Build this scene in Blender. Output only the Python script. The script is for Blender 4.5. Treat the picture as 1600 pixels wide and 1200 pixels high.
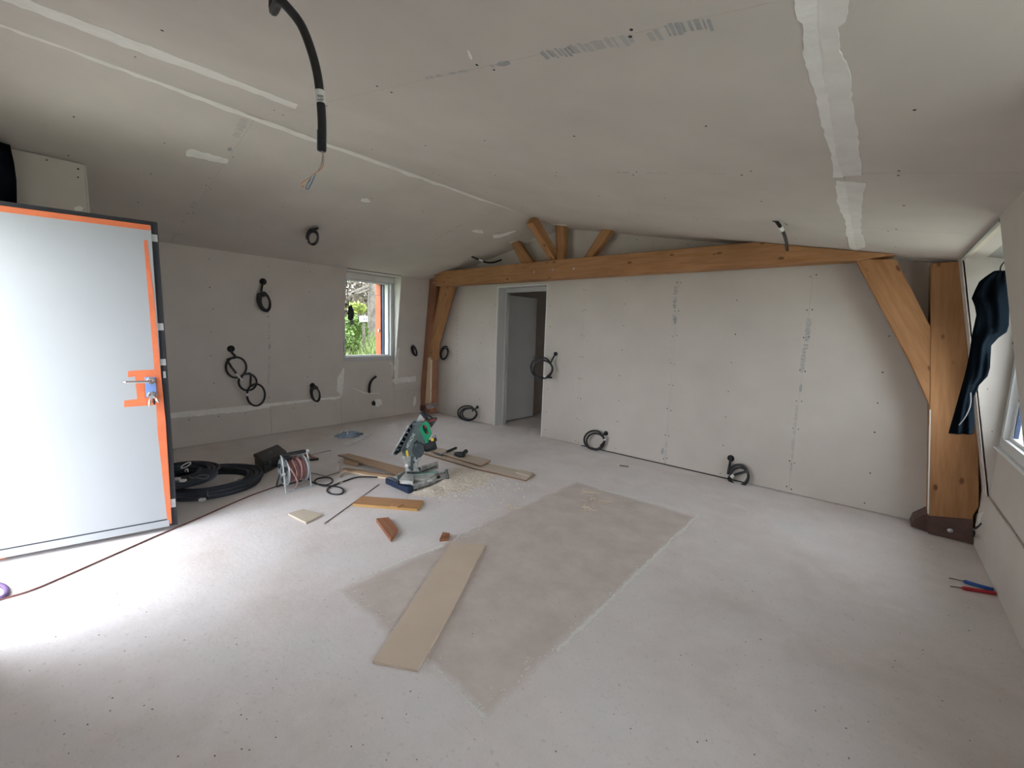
import bpy, math, random
from mathutils import Vector, Matrix
random.seed(7)
for o in list(bpy.data.objects): bpy.data.objects.remove(o)
S = bpy.context.scene; COL = S.collection
# ------------------------------------------------------------------ camera
FPX = 665.86; YAW, PIT, ROL = -0.705903, -0.1232198, 0.0319906; CAMH = 1.5
_cy, _sy = math.cos(YAW), math.sin(YAW)
_F0 = Vector((_sy, _cy, 0)); _R0 = Vector((_cy, -_sy, 0)); _U0 = Vector((0, 0, 1))
CF = _F0*math.cos(PIT) + _U0*math.sin(PIT); _U = -_F0*math.sin(PIT) + _U0*math.cos(PIT)
CR = _R0*math.cos(ROL) + _U*math.sin(ROL); CU = -_R0*math.sin(ROL) + _U*math.cos(ROL)
EYE = Vector((0, 0, CAMH))
cam = bpy.data.cameras.new('camera'); cam.sensor_width = 36; cam.lens = FPX/1600*36; cam.clip_start = 0.02
camo = bpy.data.objects.new('camera', cam); COL.objects.link(camo)
camo.matrix_world = Matrix(((CR.x, CU.x, -CF.x, 0), (CR.y, CU.y, -CF.y, 0), (CR.z, CU.z, -CF.z, CAMH), (0, 0, 0, 1)))
S.camera = camo
# ------------------------------------------------------------------ world, light, exposure
S.view_settings.view_transform = 'Standard'; S.view_settings.look = 'None'
S.view_settings.gamma = 1.0; S.view_settings.exposure = 0.0; S.view_settings.use_curve_mapping = False
S.cycles.use_denoising = True; S.cycles.max_bounces = 14; S.cycles.diffuse_bounces = 10
S.cycles.sample_clamp_indirect = 6.0
W = bpy.data.worlds.new('world'); S.world = W; W.use_nodes = True
_bg = W.node_tree.nodes['Background']; _bg.inputs[0].default_value = (0.89, 0.935, 1.0, 1); _bg.inputs[1].default_value = 13.5
def portal(name, loc, rot, sx, sy):      # marks an opening so that the sky is sampled through it
    l = bpy.data.lights.new(name, 'AREA'); l.shape = 'RECTANGLE'; l.size = sx; l.size_y = sy; l.cycles.is_portal = True
    o = bpy.data.objects.new(name, l); COL.objects.link(o); o.location = loc; o.rotation_euler = rot; return o
_h = math.radians(90)
portal('sky_portal_entrance', (-3.435, -0.56, 1.085), (_h, 0, 0), 0.97, 2.17)
portal('sky_portal_added_window', (1.07, 0.93, 1.445), (_h, 0, _h), 1.14, 1.25)  # opening of the unseen window added for extra daylight
portal('sky_portal_left_window', (-6.53, 3.665, 1.61), (_h, 0, -_h), 0.9, 1.24)
portal('sky_portal_right_window', (1.07, 3.89, 1.445), (_h, 0, _h), 1.14, 1.25)

# ------------------------------------------------------------------ measuring helpers: a sight line met with a real plane
def ray(x, y): return (CF*FPX + CR*(x-800) - CU*(y-600)).normalized()
def hit(x, y, p, n):
    d = ray(x, y); n = Vector(n); return EYE + d*(((Vector(p)-EYE).dot(n))/d.dot(n))
def fl(x, y, z=0.0): return hit(x, y, (0, 0, z), (0, 0, 1))
def onY(x, y, Y): return hit(x, y, (0, Y, 0), (0, 1, 0))
def onX(x, y, X): return hit(x, y, (X, 0, 0), (1, 0, 0))
XL, XR, YB, YF = -6.15, 0.70, 4.88, -0.25
RX, RZ = -3.35, 2.88
SL, SR = 0.216, -0.20
def zceil(x): return RZ + (SL if x < RX else SR)*(x-RX)
NCL = Vector((SL, 0, -1)).normalized(); NCR = Vector((SR, 0, -1)).normalized()   # into the room
def cL(x, y, d=0.0): return hit(x, y, Vector((RX, 0, RZ))+NCL*d, NCL)
def cR(x, y, d=0.0): return hit(x, y, Vector((RX, 0, RZ))+NCR*d, NCR)
KZL, TZL, TXL = 0.42, 2.325, -5.92
KZR, TZR, TXR = 0.43, 2.13, 0.383
def xtl(z): return XL + (TXL-XL)*(z-KZL)/(TZL-KZL)
def xtr(z): return XR + (TXR-XR)*(z-KZR)/(TZR-KZR)
NTL = Vector((TZL-KZL, 0, -(TXL-XL))).normalized(); NTR = Vector((-(TZR-KZR), 0, (TXR-XR))).normalized()
def tL(x, y, d=0.0): return hit(x, y, Vector((XL, 0, KZL))+NTL*d, NTL)
def tR(x, y, d=0.0): return hit(x, y, Vector((XR, 0, KZR))+NTR*d, NTR)
def bW(x, y, d=0.0): return onY(x, y, YB-d)
def kL(x, y, d=0.0): return onX(x, y, XL+d)
class View:      # upright plane through a floor point, square to the sight line
    def __init__(s, p):
        s.p = Vector(p); a = Vector((p[0], p[1], 0)).normalized(); s.a = a; s.r = Vector((a.y, -a.x, 0))
    def __call__(s, x, y, d=0.0): return hit(x, y, s.p - s.a*d, s.a)

# ------------------------------------------------------------------ materials
def mat(name, build, rough=0.85, metal=0.0, spec=0.3):
    m = bpy.data.materials.new(name); m.use_nodes = True; t = m.node_tree; b = t.nodes['Principled BSDF']
    b.inputs['Roughness'].default_value = rough; b.inputs['Metallic'].default_value = metal
    b.inputs['Specular IOR Level'].default_value = spec
    if callable(build): build(t, b)
    else: b.inputs['Base Color'].default_value = (*build, 1)
    return m
def N(t, typ, **kw):
    n = t.nodes.new(typ)
    for k, v in kw.items():
        if k.startswith('i_'): n.inputs[k[2:].replace('_', ' ')].default_value = v
        elif k.startswith('n'): n.inputs[int(k[1:])].default_value = v
        else: setattr(n, k, v)
    return n
def coords(t, scale=(1, 1, 1), rot=(0, 0, 0)):
    c = t.nodes.new('ShaderNodeTexCoord'); m = t.nodes.new('ShaderNodeMapping')
    m.inputs['Scale'].default_value = scale; m.inputs['Rotation'].default_value = rot
    t.links.new(c.outputs['Object'], m.inputs[0]); return m.outputs[0]
def noise(t, vec, scale, detail=4, rough=0.55):
    n = t.nodes.new('ShaderNodeTexNoise'); n.inputs['Scale'].default_value = scale
    n.inputs['Detail'].default_value = detail; n.inputs['Roughness'].default_value = rough
    t.links.new(vec, n.inputs['Vector']); return n.outputs['Fac']
def ramp(t, fac, stops):
    r = t.nodes.new('ShaderNodeValToRGB'); e = r.color_ramp.elements
    while len(e) < len(stops): e.new(0.5)
    for i, (p, c) in enumerate(stops):
        e[i].position = p; e[i].color = (*c, 1) if len(c) == 3 else c
    t.links.new(fac, r.inputs[0]); return r.outputs[0]
def mix(t, fac, a, b, mode='MIX'):
    m = t.nodes.new('ShaderNodeMix'); m.data_type = 'RGBA'; m.blend_type = mode
    for s, v in ((0, fac), (6, a), (7, b)):
        if isinstance(v, (int, float)): m.inputs[s].default_value = v
        elif isinstance(v, tuple): m.inputs[s].default_value = (*v, 1)
        else: t.links.new(v, m.inputs[s])
    return m.outputs[2]
def bump(t, b, h, strength=0.2, dist=0.01):
    n = t.nodes.new('ShaderNodeBump'); n.inputs['Strength'].default_value = strength; n.inputs['Distance'].default_value = dist
    t.links.new(h, n.inputs['Height']); t.links.new(n.outputs[0], b.inputs['Normal'])
def mottled(c, amt=0.12, scale=3, bumps=0.0, bscale=60):
    def f(t, b):
        v = coords(t)
        lo = tuple(x*(1-amt) for x in c); hi = tuple(min(1, x*(1+amt)) for x in c)
        t.links.new(ramp(t, noise(t, v, scale), [(0.3, lo), (0.7, hi)]), b.inputs['Base Color'])
        if bumps: bump(t, b, noise(t, v, bscale), bumps)
    return f
def wood(c1, c2, knots=0.6, cs=1.0):
    def f(t, b):
        v = coords(t, (1.2*cs, 14*cs, 14*cs)); v0 = coords(t, (4.5, 9, 9))
        g = noise(t, v, 2.0, 6, 0.6)
        col = ramp(t, g, [(0.3, c1), (0.5, tuple((a+bb)/2 for a, bb in zip(c1, c2))), (0.72, c2)])
        vo = t.nodes.new('ShaderNodeTexVoronoi'); vo.inputs['Scale'].default_value = 1.0; vo.inputs['Randomness'].default_value = 1.0
        t.links.new(v0, vo.inputs['Vector'])
        k = ramp(t, vo.outputs['Distance'], [(0.08, (min(1, knots*1.3),)*3), (0.15, (0, 0, 0))])
        col = mix(t, k, col, (0.10, 0.035, 0.015))
        big = noise(t, coords(t, (0.8, 0.8, 0.8)), 2.0, 2)
        col = mix(t, ramp(t, big, [(0.4, (0, 0, 0)), (0.7, (0.35,)*3)]), col, tuple(x*0.6 for x in c1))
        t.links.new(col, b.inputs['Base Color']); bump(t, b, g, 0.15, 0.004)
    return f
M = {}
M['board'] = mat('plasterboard_paper', mottled((0.585, 0.542, 0.50), 0.05, 2.2, 0.03, 90), 0.9)
M['substrate'] = mat('board_core', (0.34, 0.33, 0.31), 0.95)
M['filler'] = mat('joint_filler', mottled((0.84, 0.83, 0.80), 0.06, 12, 0.25, 40), 0.9)
M['filler_thin'] = mat('joint_filler_thin', mottled((0.77, 0.75, 0.715), 0.06, 9, 0.1, 40), 0.9)
M['print'] = mat('printed_grey', mottled((0.36, 0.36, 0.365), 0.12, 30), 0.9)
M['printlight'] = mat('printed_light_grey', mottled((0.46, 0.445, 0.425), 0.08, 30), 0.9)
M['screw'] = mat('black_screw', (0.02, 0.02, 0.022), 0.6)
M['dark'] = mat('dark_gap', (0.02, 0.02, 0.02), 0.9)
M['bead'] = mat('white_corner_bead', (0.80, 0.80, 0.78), 0.7)
M['timber'] = mat('spruce_timber', wood((0.31, 0.145, 0.06), (0.46, 0.245, 0.112)), 0.75)
M['timber_red'] = mat('red_spruce_timber', wood((0.27, 0.12, 0.068), (0.41, 0.205, 0.12)), 0.75)
M['timber_pale'] = mat('pale_spruce', wood((0.62, 0.47, 0.32), (0.72, 0.58, 0.42), 0.2), 0.8)
M['plank_brown'] = mat('brown_plank', wood((0.27, 0.17, 0.10), (0.42, 0.29, 0.19), 0.3), 0.8)
M['plank_dark'] = mat('dark_plank_edge', wood((0.15, 0.085, 0.05), (0.24, 0.15, 0.09), 0.2), 0.85)
M['plank_orange'] = mat('orange_plank', wood((0.36, 0.17, 0.07), (0.52, 0.28, 0.13), 0.5), 0.6)
M['plank_gold'] = mat('golden_plank_edge', wood((0.42, 0.24, 0.075), (0.58, 0.36, 0.14), 0.2), 0.8)
M['plank_red'] = mat('red_offcut', wood((0.22, 0.085, 0.045), (0.38, 0.17, 0.09), 0.7), 0.7)
M['plank_pale'] = mat('pale_dusty_plank', wood((0.47, 0.395, 0.315), (0.56, 0.48, 0.40), 0.2), 0.85)
M['mdf'] = mat('beige_board', mottled((0.56, 0.465, 0.375), 0.04, 5, 0.05, 120), 0.85)
M['scrap'] = mat('cream_board', mottled((0.56, 0.49, 0.40), 0.05, 5), 0.85)
M['rust'] = mat('brown_primer_steel', mottled((0.105, 0.062, 0.052), 0.2, 9), 0.6)
M['galv'] = mat('galvanised_steel', mottled((0.55, 0.56, 0.57), 0.15, 12), 0.42, 0.8)
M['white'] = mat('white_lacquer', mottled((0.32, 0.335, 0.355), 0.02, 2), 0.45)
M['doorgrey'] = mat('primed_door', mottled((0.78, 0.79, 0.80), 0.03, 2), 0.55)
M['jamb'] = mat('grey_jamb', mottled((0.50, 0.495, 0.485), 0.04, 3), 0.7)
M['anthracite'] = mat('anthracite_profile', (0.022, 0.024, 0.03), 0.45)
M['tape'] = mat('orange_tape', mottled((0.60, 0.155, 0.065), 0.08, 14, 0.3, 25), 0.55)
M['steel'] = mat('satin_steel', mottled((0.62, 0.62, 0.63), 0.08, 20), 0.25, 1.0)
M['bluefilm'] = mat('blue_film', (0.17, 0.27, 0.56), 0.35)
M['black'] = mat('black_plastic', mottled((0.018, 0.019, 0.022), 0.2, 8), 0.5)
M['conduit'] = mat('black_conduit', (0.02, 0.021, 0.024), 0.5)
M['conduit_grey'] = mat('dusty_conduit', mottled((0.035, 0.042, 0.055), 0.25, 6), 0.6)
M['tag'] = mat('white_tag', (0.78, 0.78, 0.78), 0.6)
M['copper'] = mat('orange_wire', (0.55, 0.26, 0.13), 0.5)
M['bluewire'] = mat('blue_wire', (0.10, 0.20, 0.32), 0.5)
M['cream'] = mat('cream_wire', (0.62, 0.52, 0.38), 0.5)
M['redcable'] = mat('dusty_red_cable', mottled((0.22, 0.105, 0.10), 0.2, 30), 0.6)
M['redcable2'] = mat('pink_red_cable', mottled((0.38, 0.22, 0.215), 0.2, 30), 0.6)
M['browncable'] = mat('brown_cable', mottled((0.12, 0.05, 0.045), 0.2, 20), 0.6)
M['greycable'] = mat('grey_cable', (0.20, 0.19, 0.20), 0.6)
M['reelmetal'] = mat('reel_zinc', mottled((0.52, 0.55, 0.58), 0.1, 14), 0.4, 0.5)
M['green'] = mat('green_plastic', mottled((0.012, 0.25, 0.125), 0.08, 10), 0.42)
M['greendark'] = mat('dark_green_plastic', (0.008, 0.10, 0.055), 0.5)
M['guard'] = mat('grey_green_casting', mottled((0.085, 0.115, 0.115), 0.2, 14), 0.5)
M['guarddark'] = mat('dark_casting', mottled((0.045, 0.058, 0.065), 0.25, 14), 0.45)
M['alu'] = mat('dusty_aluminium', mottled((0.36, 0.38, 0.375), 0.4, 22, 0.2, 30), 0.45, 0.35)
M['alulight'] = mat('light_aluminium', mottled((0.47, 0.48, 0.465), 0.3, 18), 0.45, 0.3)
M['navy'] = mat('navy_paint', mottled((0.018, 0.032, 0.07), 0.2, 14), 0.45)
M['greenpaint'] = mat('grey_green_paint', mottled((0.22, 0.36, 0.32), 0.2, 14), 0.5)
M['yellow'] = mat('yellow_label', (0.72, 0.48, 0.05), 0.5)
M['letter'] = mat('pale_lettering', (0.62, 0.66, 0.65), 0.5)
M['red'] = mat('red_plastic', (0.42, 0.03, 0.04), 0.45)
M['blue'] = mat('blue_plastic', (0.03, 0.10, 0.34), 0.4)
M['bag'] = mat('blue_grey_plastic', mottled((0.24, 0.33, 0.43), 0.25, 20), 0.4)
M['cloth'] = mat('dark_navy_cloth', mottled((0.0045, 0.007, 0.010), 0.3, 7, 0.2, 120), 1.0, 0, 0.0)
M['sawdust'] = mat('sawdust', mottled((0.68, 0.615, 0.53), 0.12, 40, 0.5, 150), 0.95)
M['shaving'] = mat('pale_shavings', (0.68, 0.60, 0.50), 0.9)
M['plasterdust'] = mat('plaster_crumbs', mottled((0.74, 0.73, 0.70), 0.08, 30), 0.95)
M['rod'] = mat('dull_rod', (0.20, 0.17, 0.15), 0.6)
M['purple'] = mat('purple_ring', (0.10, 0.06, 0.15), 0.5)
M['pvc'] = mat('white_pvc', mottled((0.72, 0.73, 0.74), 0.02, 2), 0.4)
M['pvcgrey'] = mat('grey_pvc', mottled((0.50, 0.51, 0.52), 0.03, 2), 0.45)
M['orangewood'] = mat('orange_cladding', mottled((0.36, 0.09, 0.035), 0.12, 5), 0.7)
M['navyframe'] = mat('navy_frame', (0.02, 0.035, 0.08), 0.5)
M['bark'] = mat('grey_bark', mottled((0.082, 0.072, 0.06), 0.4, 9, 0.8, 22), 0.95)
M['leaf'] = mat('green_leaf', mottled((0.06, 0.105, 0.016), 0.3, 6), 0.6)
M['leafyellow'] = mat('yellow_leaf', mottled((0.15, 0.19, 0.03), 0.2, 6), 0.6)
M['leafbrown'] = mat('dry_twigs', mottled((0.115, 0.097, 0.075), 0.3, 6), 0.8)
M['grass'] = mat('grass_blade', mottled((0.12, 0.16, 0.045), 0.35, 5), 0.6)
M['soil'] = mat('grassy_soil', mottled((0.09, 0.12, 0.04), 0.4, 3), 0.95)
M['gravel'] = mat('forecourt_gravel', mottled((0.30, 0.31, 0.24), 0.2, 20), 0.95)
def _glass(t, b):
    b.inputs['Base Color'].default_value = (0.93, 0.96, 0.95, 1); b.inputs['Transmission Weight'].default_value = 1
    b.inputs['Roughness'].default_value = 0; b.inputs['IOR'].default_value = 1.02
M['glass'] = mat('window_glass', _glass, 0.0)
def _clear(t, b):
    b.inputs['Base Color'].default_value = (0.75, 0.78, 0.78, 1); b.inputs['Transmission Weight'].default_value = 0.6
    b.inputs['Roughness'].default_value = 0.3; b.inputs['IOR'].default_value = 1.1
M['clear'] = mat('clear_guard', _clear, 0.3)
def _floor(t, b):
    v = coords(t)
    big = noise(t, v, 0.9, 5, 0.6); med = noise(t, v, 5, 6, 0.65); fine = noise(t, v, 45, 3, 0.6)
    dust = ramp(t, big, [(0.30, (0.60, 0.545, 0.525)), (0.5, (0.755, 0.70, 0.695)), (0.70, (0.81, 0.775, 0.785))])
    dust = mix(t, ramp(t, med, [(0.35, (0.45,)*3), (0.62, (0, 0, 0))]), dust, (0.60, 0.545, 0.52))
    dust = mix(t, ramp(t, noise(t, v, 1.7, 3), [(0.40, (0, 0, 0)), (0.62, (0.6,)*3)]), dust, (0.73, 0.715, 0.725))
    dust = mix(t, ramp(t, noise(t, v, 130, 2), [(0.60, (0, 0, 0)), (0.72, (0.5,)*3)]), dust, (0.86, 0.85, 0.84))
    dust = mix(t, ramp(t, fine, [(0.60, (0, 0, 0)), (0.75, (0.45,)*3)]), dust, (0.40, 0.38, 0.37))
    # the clean rectangle where a board lay
    sep = t.nodes.new('ShaderNodeSeparateXYZ'); t.links.new(v, sep.inputs[0])
    def edge(out, c, h):
        a = N(t, 'ShaderNodeMath', operation='SUBTRACT', n1=c); t.links.new(out, a.inputs[0])
        q = N(t, 'ShaderNodeMath', operation='ABSOLUTE'); t.links.new(a.outputs[0], q.inputs[0])
        e = N(t, 'ShaderNodeMath', operation='SUBTRACT', n0=h); t.links.new(q.outputs[0], e.inputs[1]); return e.outputs[0]
    ex = edge(sep.outputs[0], -1.605, 0.605); ey = edge(sep.outputs[1], 2.37, 1.28)
    mn = N(t, 'ShaderNodeMath', operation='MINIMUM'); t.links.new(ex, mn.inputs[0]); t.links.new(ey, mn.inputs[1])
    j = N(t, 'ShaderNodeMath', operation='MULTIPLY_ADD', n1=0.16, n2=-0.08); t.links.new(med, j.inputs[0])
    ad = N(t, 'ShaderNodeMath', operation='ADD'); t.links.new(mn.outputs[0], ad.inputs[0]); t.links.new(j.outputs[0], ad.inputs[1])
    mask = ramp(t, ad.outputs[0], [(0.0, (0, 0, 0)), (0.05, (0.95,)*3)])
    clean = ramp(t, med, [(0.3, (0.50, 0.43, 0.395)), (0.7, (0.62, 0.555, 0.52))])
    clean = mix(t, ramp(t, fine, [(0.58, (0, 0, 0)), (0.7, (0.3,)*3)]), clean, (0.58, 0.555, 0.53))
    t.links.new(mix(t, mask, dust, clean), b.inputs['Base Color'])
    bump(t, b, noise(t, v, 30, 6, 0.7), 0.22, 0.01)
M['floor'] = mat('dusty_screed', _floor, 0.8, 0, 0.35)

# ------------------------------------------------------------------ mesh helpers
class MB:
    def __init__(s): s.v = []; s.f = []
    def add(s, vs, fs):
        k = len(s.v); s.v += [Vector(p) for p in vs]; s.f += [tuple(i+k for i in f) for f in fs]; return s
    def box(s, lo, hi, R=None, c=None):
        vs = [Vector((x, y, z)) for z in (lo[2], hi[2]) for y in (lo[1], hi[1]) for x in (lo[0], hi[0])]
        if R is not None: vs = [R @ p + Vector(c or (0, 0, 0)) for p in vs]
        return s.add(vs, [(0, 2, 3, 1), (4, 5, 7, 6), (0, 1, 5, 4), (2, 6, 7, 3), (0, 4, 6, 2), (1, 3, 7, 5)])
    def prism(s, poly, vec):
        poly = [Vector(p) for p in poly]; vec = Vector(vec); n = len(poly)
        nn = Vector((0, 0, 0))
        for i in range(n):
            a, b = poly[i], poly[(i+1) % n]; nn += a.cross(b)
        if nn.dot(vec) > 0: poly.reverse()
        return s.add(poly + [p+vec for p in poly], [tuple(range(n)), tuple(range(2*n-1, n-1, -1))] +
                     [(i, i+n, (i+1) % n+n, (i+1) % n) for i in range(n)])
    def ring(s, outer, inner, vec):
        n = len(outer); vec = Vector(vec); o = [Vector(p) for p in outer]; i_ = [Vector(p) for p in inner]
        vs = o + i_ + [p+vec for p in o] + [p+vec for p in i_]; f = []
        for k in range(n):
            q = (k+1) % n
            f += [(k, q, n+q, n+k), (2*n+k, 3*n+k, 3*n+q, 2*n+q), (k, 2*n+k, 2*n+q, q), (n+k, n+q, 3*n+q, 3*n+k)]
        return s.add(vs, f)
    def tube(s, pts, r, n=7, closed=False, cap=True):
        pts = [Vector(p) for p in pts]; m = len(pts); k0 = len(s.v)
        rr = r if isinstance(r, (list, tuple)) else [r]*m
        up = None
        for i, p in enumerate(pts):
            if closed: t = pts[(i+1) % m] - pts[i-1]
            else: t = pts[min(i+1, m-1)] - pts[max(i-1, 0)]
            t = t.normalized() if t.length > 1e-9 else Vector((0, 0, 1))
            if up is None: up = Vector((0, 0, 1)) if abs(t.z) < 0.9 else Vector((1, 0, 0))
            x = up - t*up.dot(t)
            if x.length < 1e-6: x = t.orthogonal()
            x.normalize(); y = t.cross(x); up = x
            for j in range(n):
                a = 2*math.pi*j/n; s.v.append(p + (x*math.cos(a) + y*math.sin(a))*rr[i])
        for i in range(m if closed else m-1):
            a, b = k0+i*n, k0+((i+1) % m)*n
            for j in range(n): s.f.append((a+j, a+(j+1) % n, b+(j+1) % n, b+j))
        if cap and not closed:
            s.f.append(tuple(k0+j for j in range(n-1, -1, -1))); s.f.append(tuple(k0+(m-1)*n+j for j in range(n)))
        return s
    def cyl(s, p0, p1, r, n=20, r1=None): return s.tube([p0, p1], [r, r if r1 is None else r1], n)
    def disc(s, c, nrm, r, h, n=8):
        c = Vector(c); nrm = Vector(nrm).normalized(); return s.cyl(c - nrm*0.001, c + nrm*h, r, n)
    def torus(s, c, nrm, R, r, n=24, m=8, ax=None, squash=1.0):
        nrm = Vector(nrm).normalized(); x = nrm.orthogonal().normalized() if ax is None else Vector(ax); y = nrm.cross(x)
        return s.tube([Vector(c) + x*R*math.cos(2*math.pi*k/n) + y*R*squash*math.sin(2*math.pi*k/n) for k in range(n)], r, m, True)
def smooth_path(pts, k=5, closed=False):
    pts = [Vector(p) for p in pts]; out = []; m = len(pts)
    for i in range(m if closed else m-1):
        g = (lambda j: pts[j % m]) if closed else (lambda j: pts[max(0, min(m-1, j))])
        p0, p1, p2, p3 = g(i-1), g(i), g(i+1), g(i+2)
        for q in range(k):
            t = q/k
            out.append(0.5*((2*p1) + (p2-p0)*t + (2*p0-5*p1+4*p2-p3)*t*t + (3*p1-p0-3*p2+p3)*t**3))
    if not closed: out.append(pts[-1])
    return out
def obj(name, mb, m, parent=None, Mx=None, bevel=0.0, shade=False, seg=1):
    vs = mb.v
    if Mx is None:
        if parent is None:
            lo = [min(p[i] for p in vs) for i in range(3)]; hi = [max(p[i] for p in vs) for i in range(3)]
            Mx = Matrix.Translation(((lo[0]+hi[0])/2, (lo[1]+hi[1])/2, lo[2]))
        else: Mx = Matrix.Identity(4)
    inv = Mx.inverted(); me = bpy.data.meshes.new(name)
    me.from_pydata([tuple(inv @ p) for p in vs], [], mb.f); me.validate(); me.materials.append(m)
    if shade:
        for p in me.polygons: p.use_smooth = True
    o = bpy.data.objects.new(name, me); COL.objects.link(o)
    if parent is not None:
        o.parent = parent; o.matrix_local = WM[parent.name].inverted() @ Mx
    else: o.matrix_world = Mx
    WM[o.name] = Mx
    if bevel:
        b = o.modifiers.new('bevel', 'BEVEL'); b.width = bevel; b.segments = seg; b.limit_method = 'ANGLE'
    return o
WM = {}
def thing(name, label, cat, loc=(0, 0, 0), group=None):
    o = bpy.data.objects.new(name, None); COL.objects.link(o); o.empty_display_size = 0.1
    o.location = loc; WM[o.name] = Matrix.Translation(loc); o['label'] = label; o['category'] = cat
    if group: o['group'] = group
    return o
def tag(o, label, cat, group=None, kind=None):
    o['label'] = label; o['category'] = cat
    if group: o['group'] = group
    if kind: o['kind'] = kind
    return o
def frame_for(poly, up=None):
    """matrix whose X follows the longest edge of a polygon"""
    poly = [Vector(p) for p in poly]; best = max(range(len(poly)), key=lambda i: (poly[(i+1) % len(poly)]-poly[i]).length)
    x = (poly[(best+1) % len(poly)]-poly[best]).normalized(); n = Vector((0, 0, 0))
    for i in range(len(poly)): n += poly[i].cross(poly[(i+1) % len(poly)])
    n.normalize(); y = n.cross(x); c = sum(poly, Vector())/len(poly)
    return Matrix(((x.x, y.x, n.x, c.x), (x.y, y.y, n.y, c.y), (x.z, y.z, n.z, c.z), (0, 0, 0, 1)))
def struct(name, mb, m, label, cat, **k):
    o = obj(name, mb, m, **k); o['kind'] = 'structure'; o['label'] = label; o['category'] = cat; return o
TH = 0.012
def panel(poly, nrm, parent, m=None, name='plasterboard_panel', t=TH, gap=0.0012):
    """a board whose room face lies on poly; nrm points into the room"""
    c = sum((Vector(p) for p in poly), Vector())/len(poly); q = []
    for p in poly:
        p = Vector(p); d = (c-p); q.append(p + d.normalized()*gap)
    return obj(name, MB().prism(q, -Vector(nrm)*t), m or M['board'], parent)
def strip(poly, nrm, parent, m='filler', h=0.0016, name='joint_filler'):
    return obj(name, MB().prism([Vector(p) for p in poly], Vector(nrm)*h), M[m], parent)
def ragged(left, right, fn, n=30, jit=1.2):
    """outline from two pixel polylines (same travel direction), roughened"""
    def samp(pl):
        out = []
        L = [0]
        for a, b in zip(pl, pl[1:]): L.append(L[-1]+math.dist(a, b))
        for k in range(n):
            s = L[-1]*k/(n-1); i = max(j for j in range(len(pl)-1) if L[j] <= s+1e-9); u = (s-L[i])/max(1e-6, L[i+1]-L[i])
            out.append((pl[i][0]+(pl[i+1][0]-pl[i][0])*u + random.uniform(-jit, jit), pl[i][1]+(pl[i+1][1]-pl[i][1])*u + random.uniform(-jit, jit)))
        return out
    a, b = samp(left), samp(right); return [fn(*p) for p in a], [fn(*p) for p in b]
def rag_strip(left, right, fn, nrm, parent, m='filler', n=30, jit=1.2, h=0.0016, name='joint_filler'):
    a, b = ragged(left, right, fn, n, jit); nrm = Vector(nrm)*h; mb = MB(); k = len(a)
    vs = a + b + [p+nrm for p in a] + [p+nrm for p in b]; f = []
    for i in range(k-1):
        f += [(2*k+i, 3*k+i, 3*k+i+1, 2*k+i+1), (i, 2*k+i, 2*k+i+1, i+1), (k+i, k+i+1, 3*k+i+1, 3*k+i)]
    f += [(0, k, 3*k, 2*k), (k-1, 3*k-1, 4*k-1, 2*k-1)[::1]]
    mb.add(vs, f); return obj(name, mb, M[m], parent)
def blob(cx, cy, rx, ry, ang, fn, nrm, parent, m='filler', n=14, h=0.0016, name='filler_patch'):
    pts = []
    for k in range(n):
        a = 2*math.pi*k/n; r = random.uniform(0.8, 1.15); u, v = rx*r*math.cos(a), ry*r*math.sin(a)
        pts.append(fn(cx+u*math.cos(ang)-v*math.sin(ang), cy+u*math.sin(ang)+v*math.cos(ang)))
    return obj(name, MB().prism(pts, Vector(nrm)*h), M[m], parent)
def screws(pts, nrm, parent, r=0.006):
    mb = MB()
    for p in pts: mb.disc(p, nrm, r*random.uniform(0.8, 1.15), 0.0012, 6)
    o = obj('screw_heads', mb, M['screw'], parent); o['kind'] = 'stuff'; return o
def print_band(p0, p1, w, nrm, parent, m='print', fill=0.7, ch=0.03):
    """a row of printed characters, unreadable, as thin marks on the paper"""
    p0, p1 = Vector(p0), Vector(p1); d = p1-p0; L = d.length; d.normalize(); nrm = Vector(nrm).normalized(); s = nrm.cross(d); mb = MB(); x = 0
    while x < L:
        cw = ch*random.uniform(0.5, 1.0)
        if random.random() < fill:
            for q in range(2):
                a = x + cw*q*0.5; wid = cw*random.uniform(0.2, 0.45); lo = -w/2*random.uniform(0.5, 1); hi = w/2*random.uniform(0.5, 1)
                base = p0 + d*a
                mb.prism([base+s*lo, base+d*wid+s*lo, base+d*wid+s*hi, base+s*hi], nrm*0.0006)
        x += cw*1.15
    o = obj('printed_marking', mb, M[m], parent); o['kind'] = 'stuff'; return o

# ================================================================== ROOM SHELL
fo = struct('floor', MB().box((-6.6, -0.56, -0.12), (1.1, 7.2, 0.0)), M['floor'], 'pale dusty concrete screed floor of the attic room', 'floor', Mx=Matrix.Identity(4))
# ceiling
mb = MB()
def cz(x): return zceil(x)+TH+0.002
mb.prism([(-6.5, -0.55, cz(-6.5)), (RX, -0.55, cz(RX)), (1.05, -0.55, cz(1.05)), (1.05, -0.55, cz(1.05)+0.14), (RX, -0.55, cz(RX)+0.14), (-6.5, -0.55, cz(-6.5)+0.14)], (0, 5.75, 0))
ceil = struct('ceiling', mb, M['substrate'], 'sloping plasterboard ceiling folded along a ridge with white filler joints', 'ceiling', Mx=Matrix.Identity(4))
def cp(x, y): return Vector((x, y, zceil(x)))
for (y0, y1) in ((YF, 1.18), (1.18, 2.42), (2.42, 3.65), (3.65, YB)):
    for x0, x1 in ((-6.02, RX-0.001),): panel([cp(x0, y0), cp(x1, y0), cp(x1, y1), cp(x0, y1)], NCL, ceil)
def cpr(x, y): return Vector((x, y, RZ+SR*(x-RX)))
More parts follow.
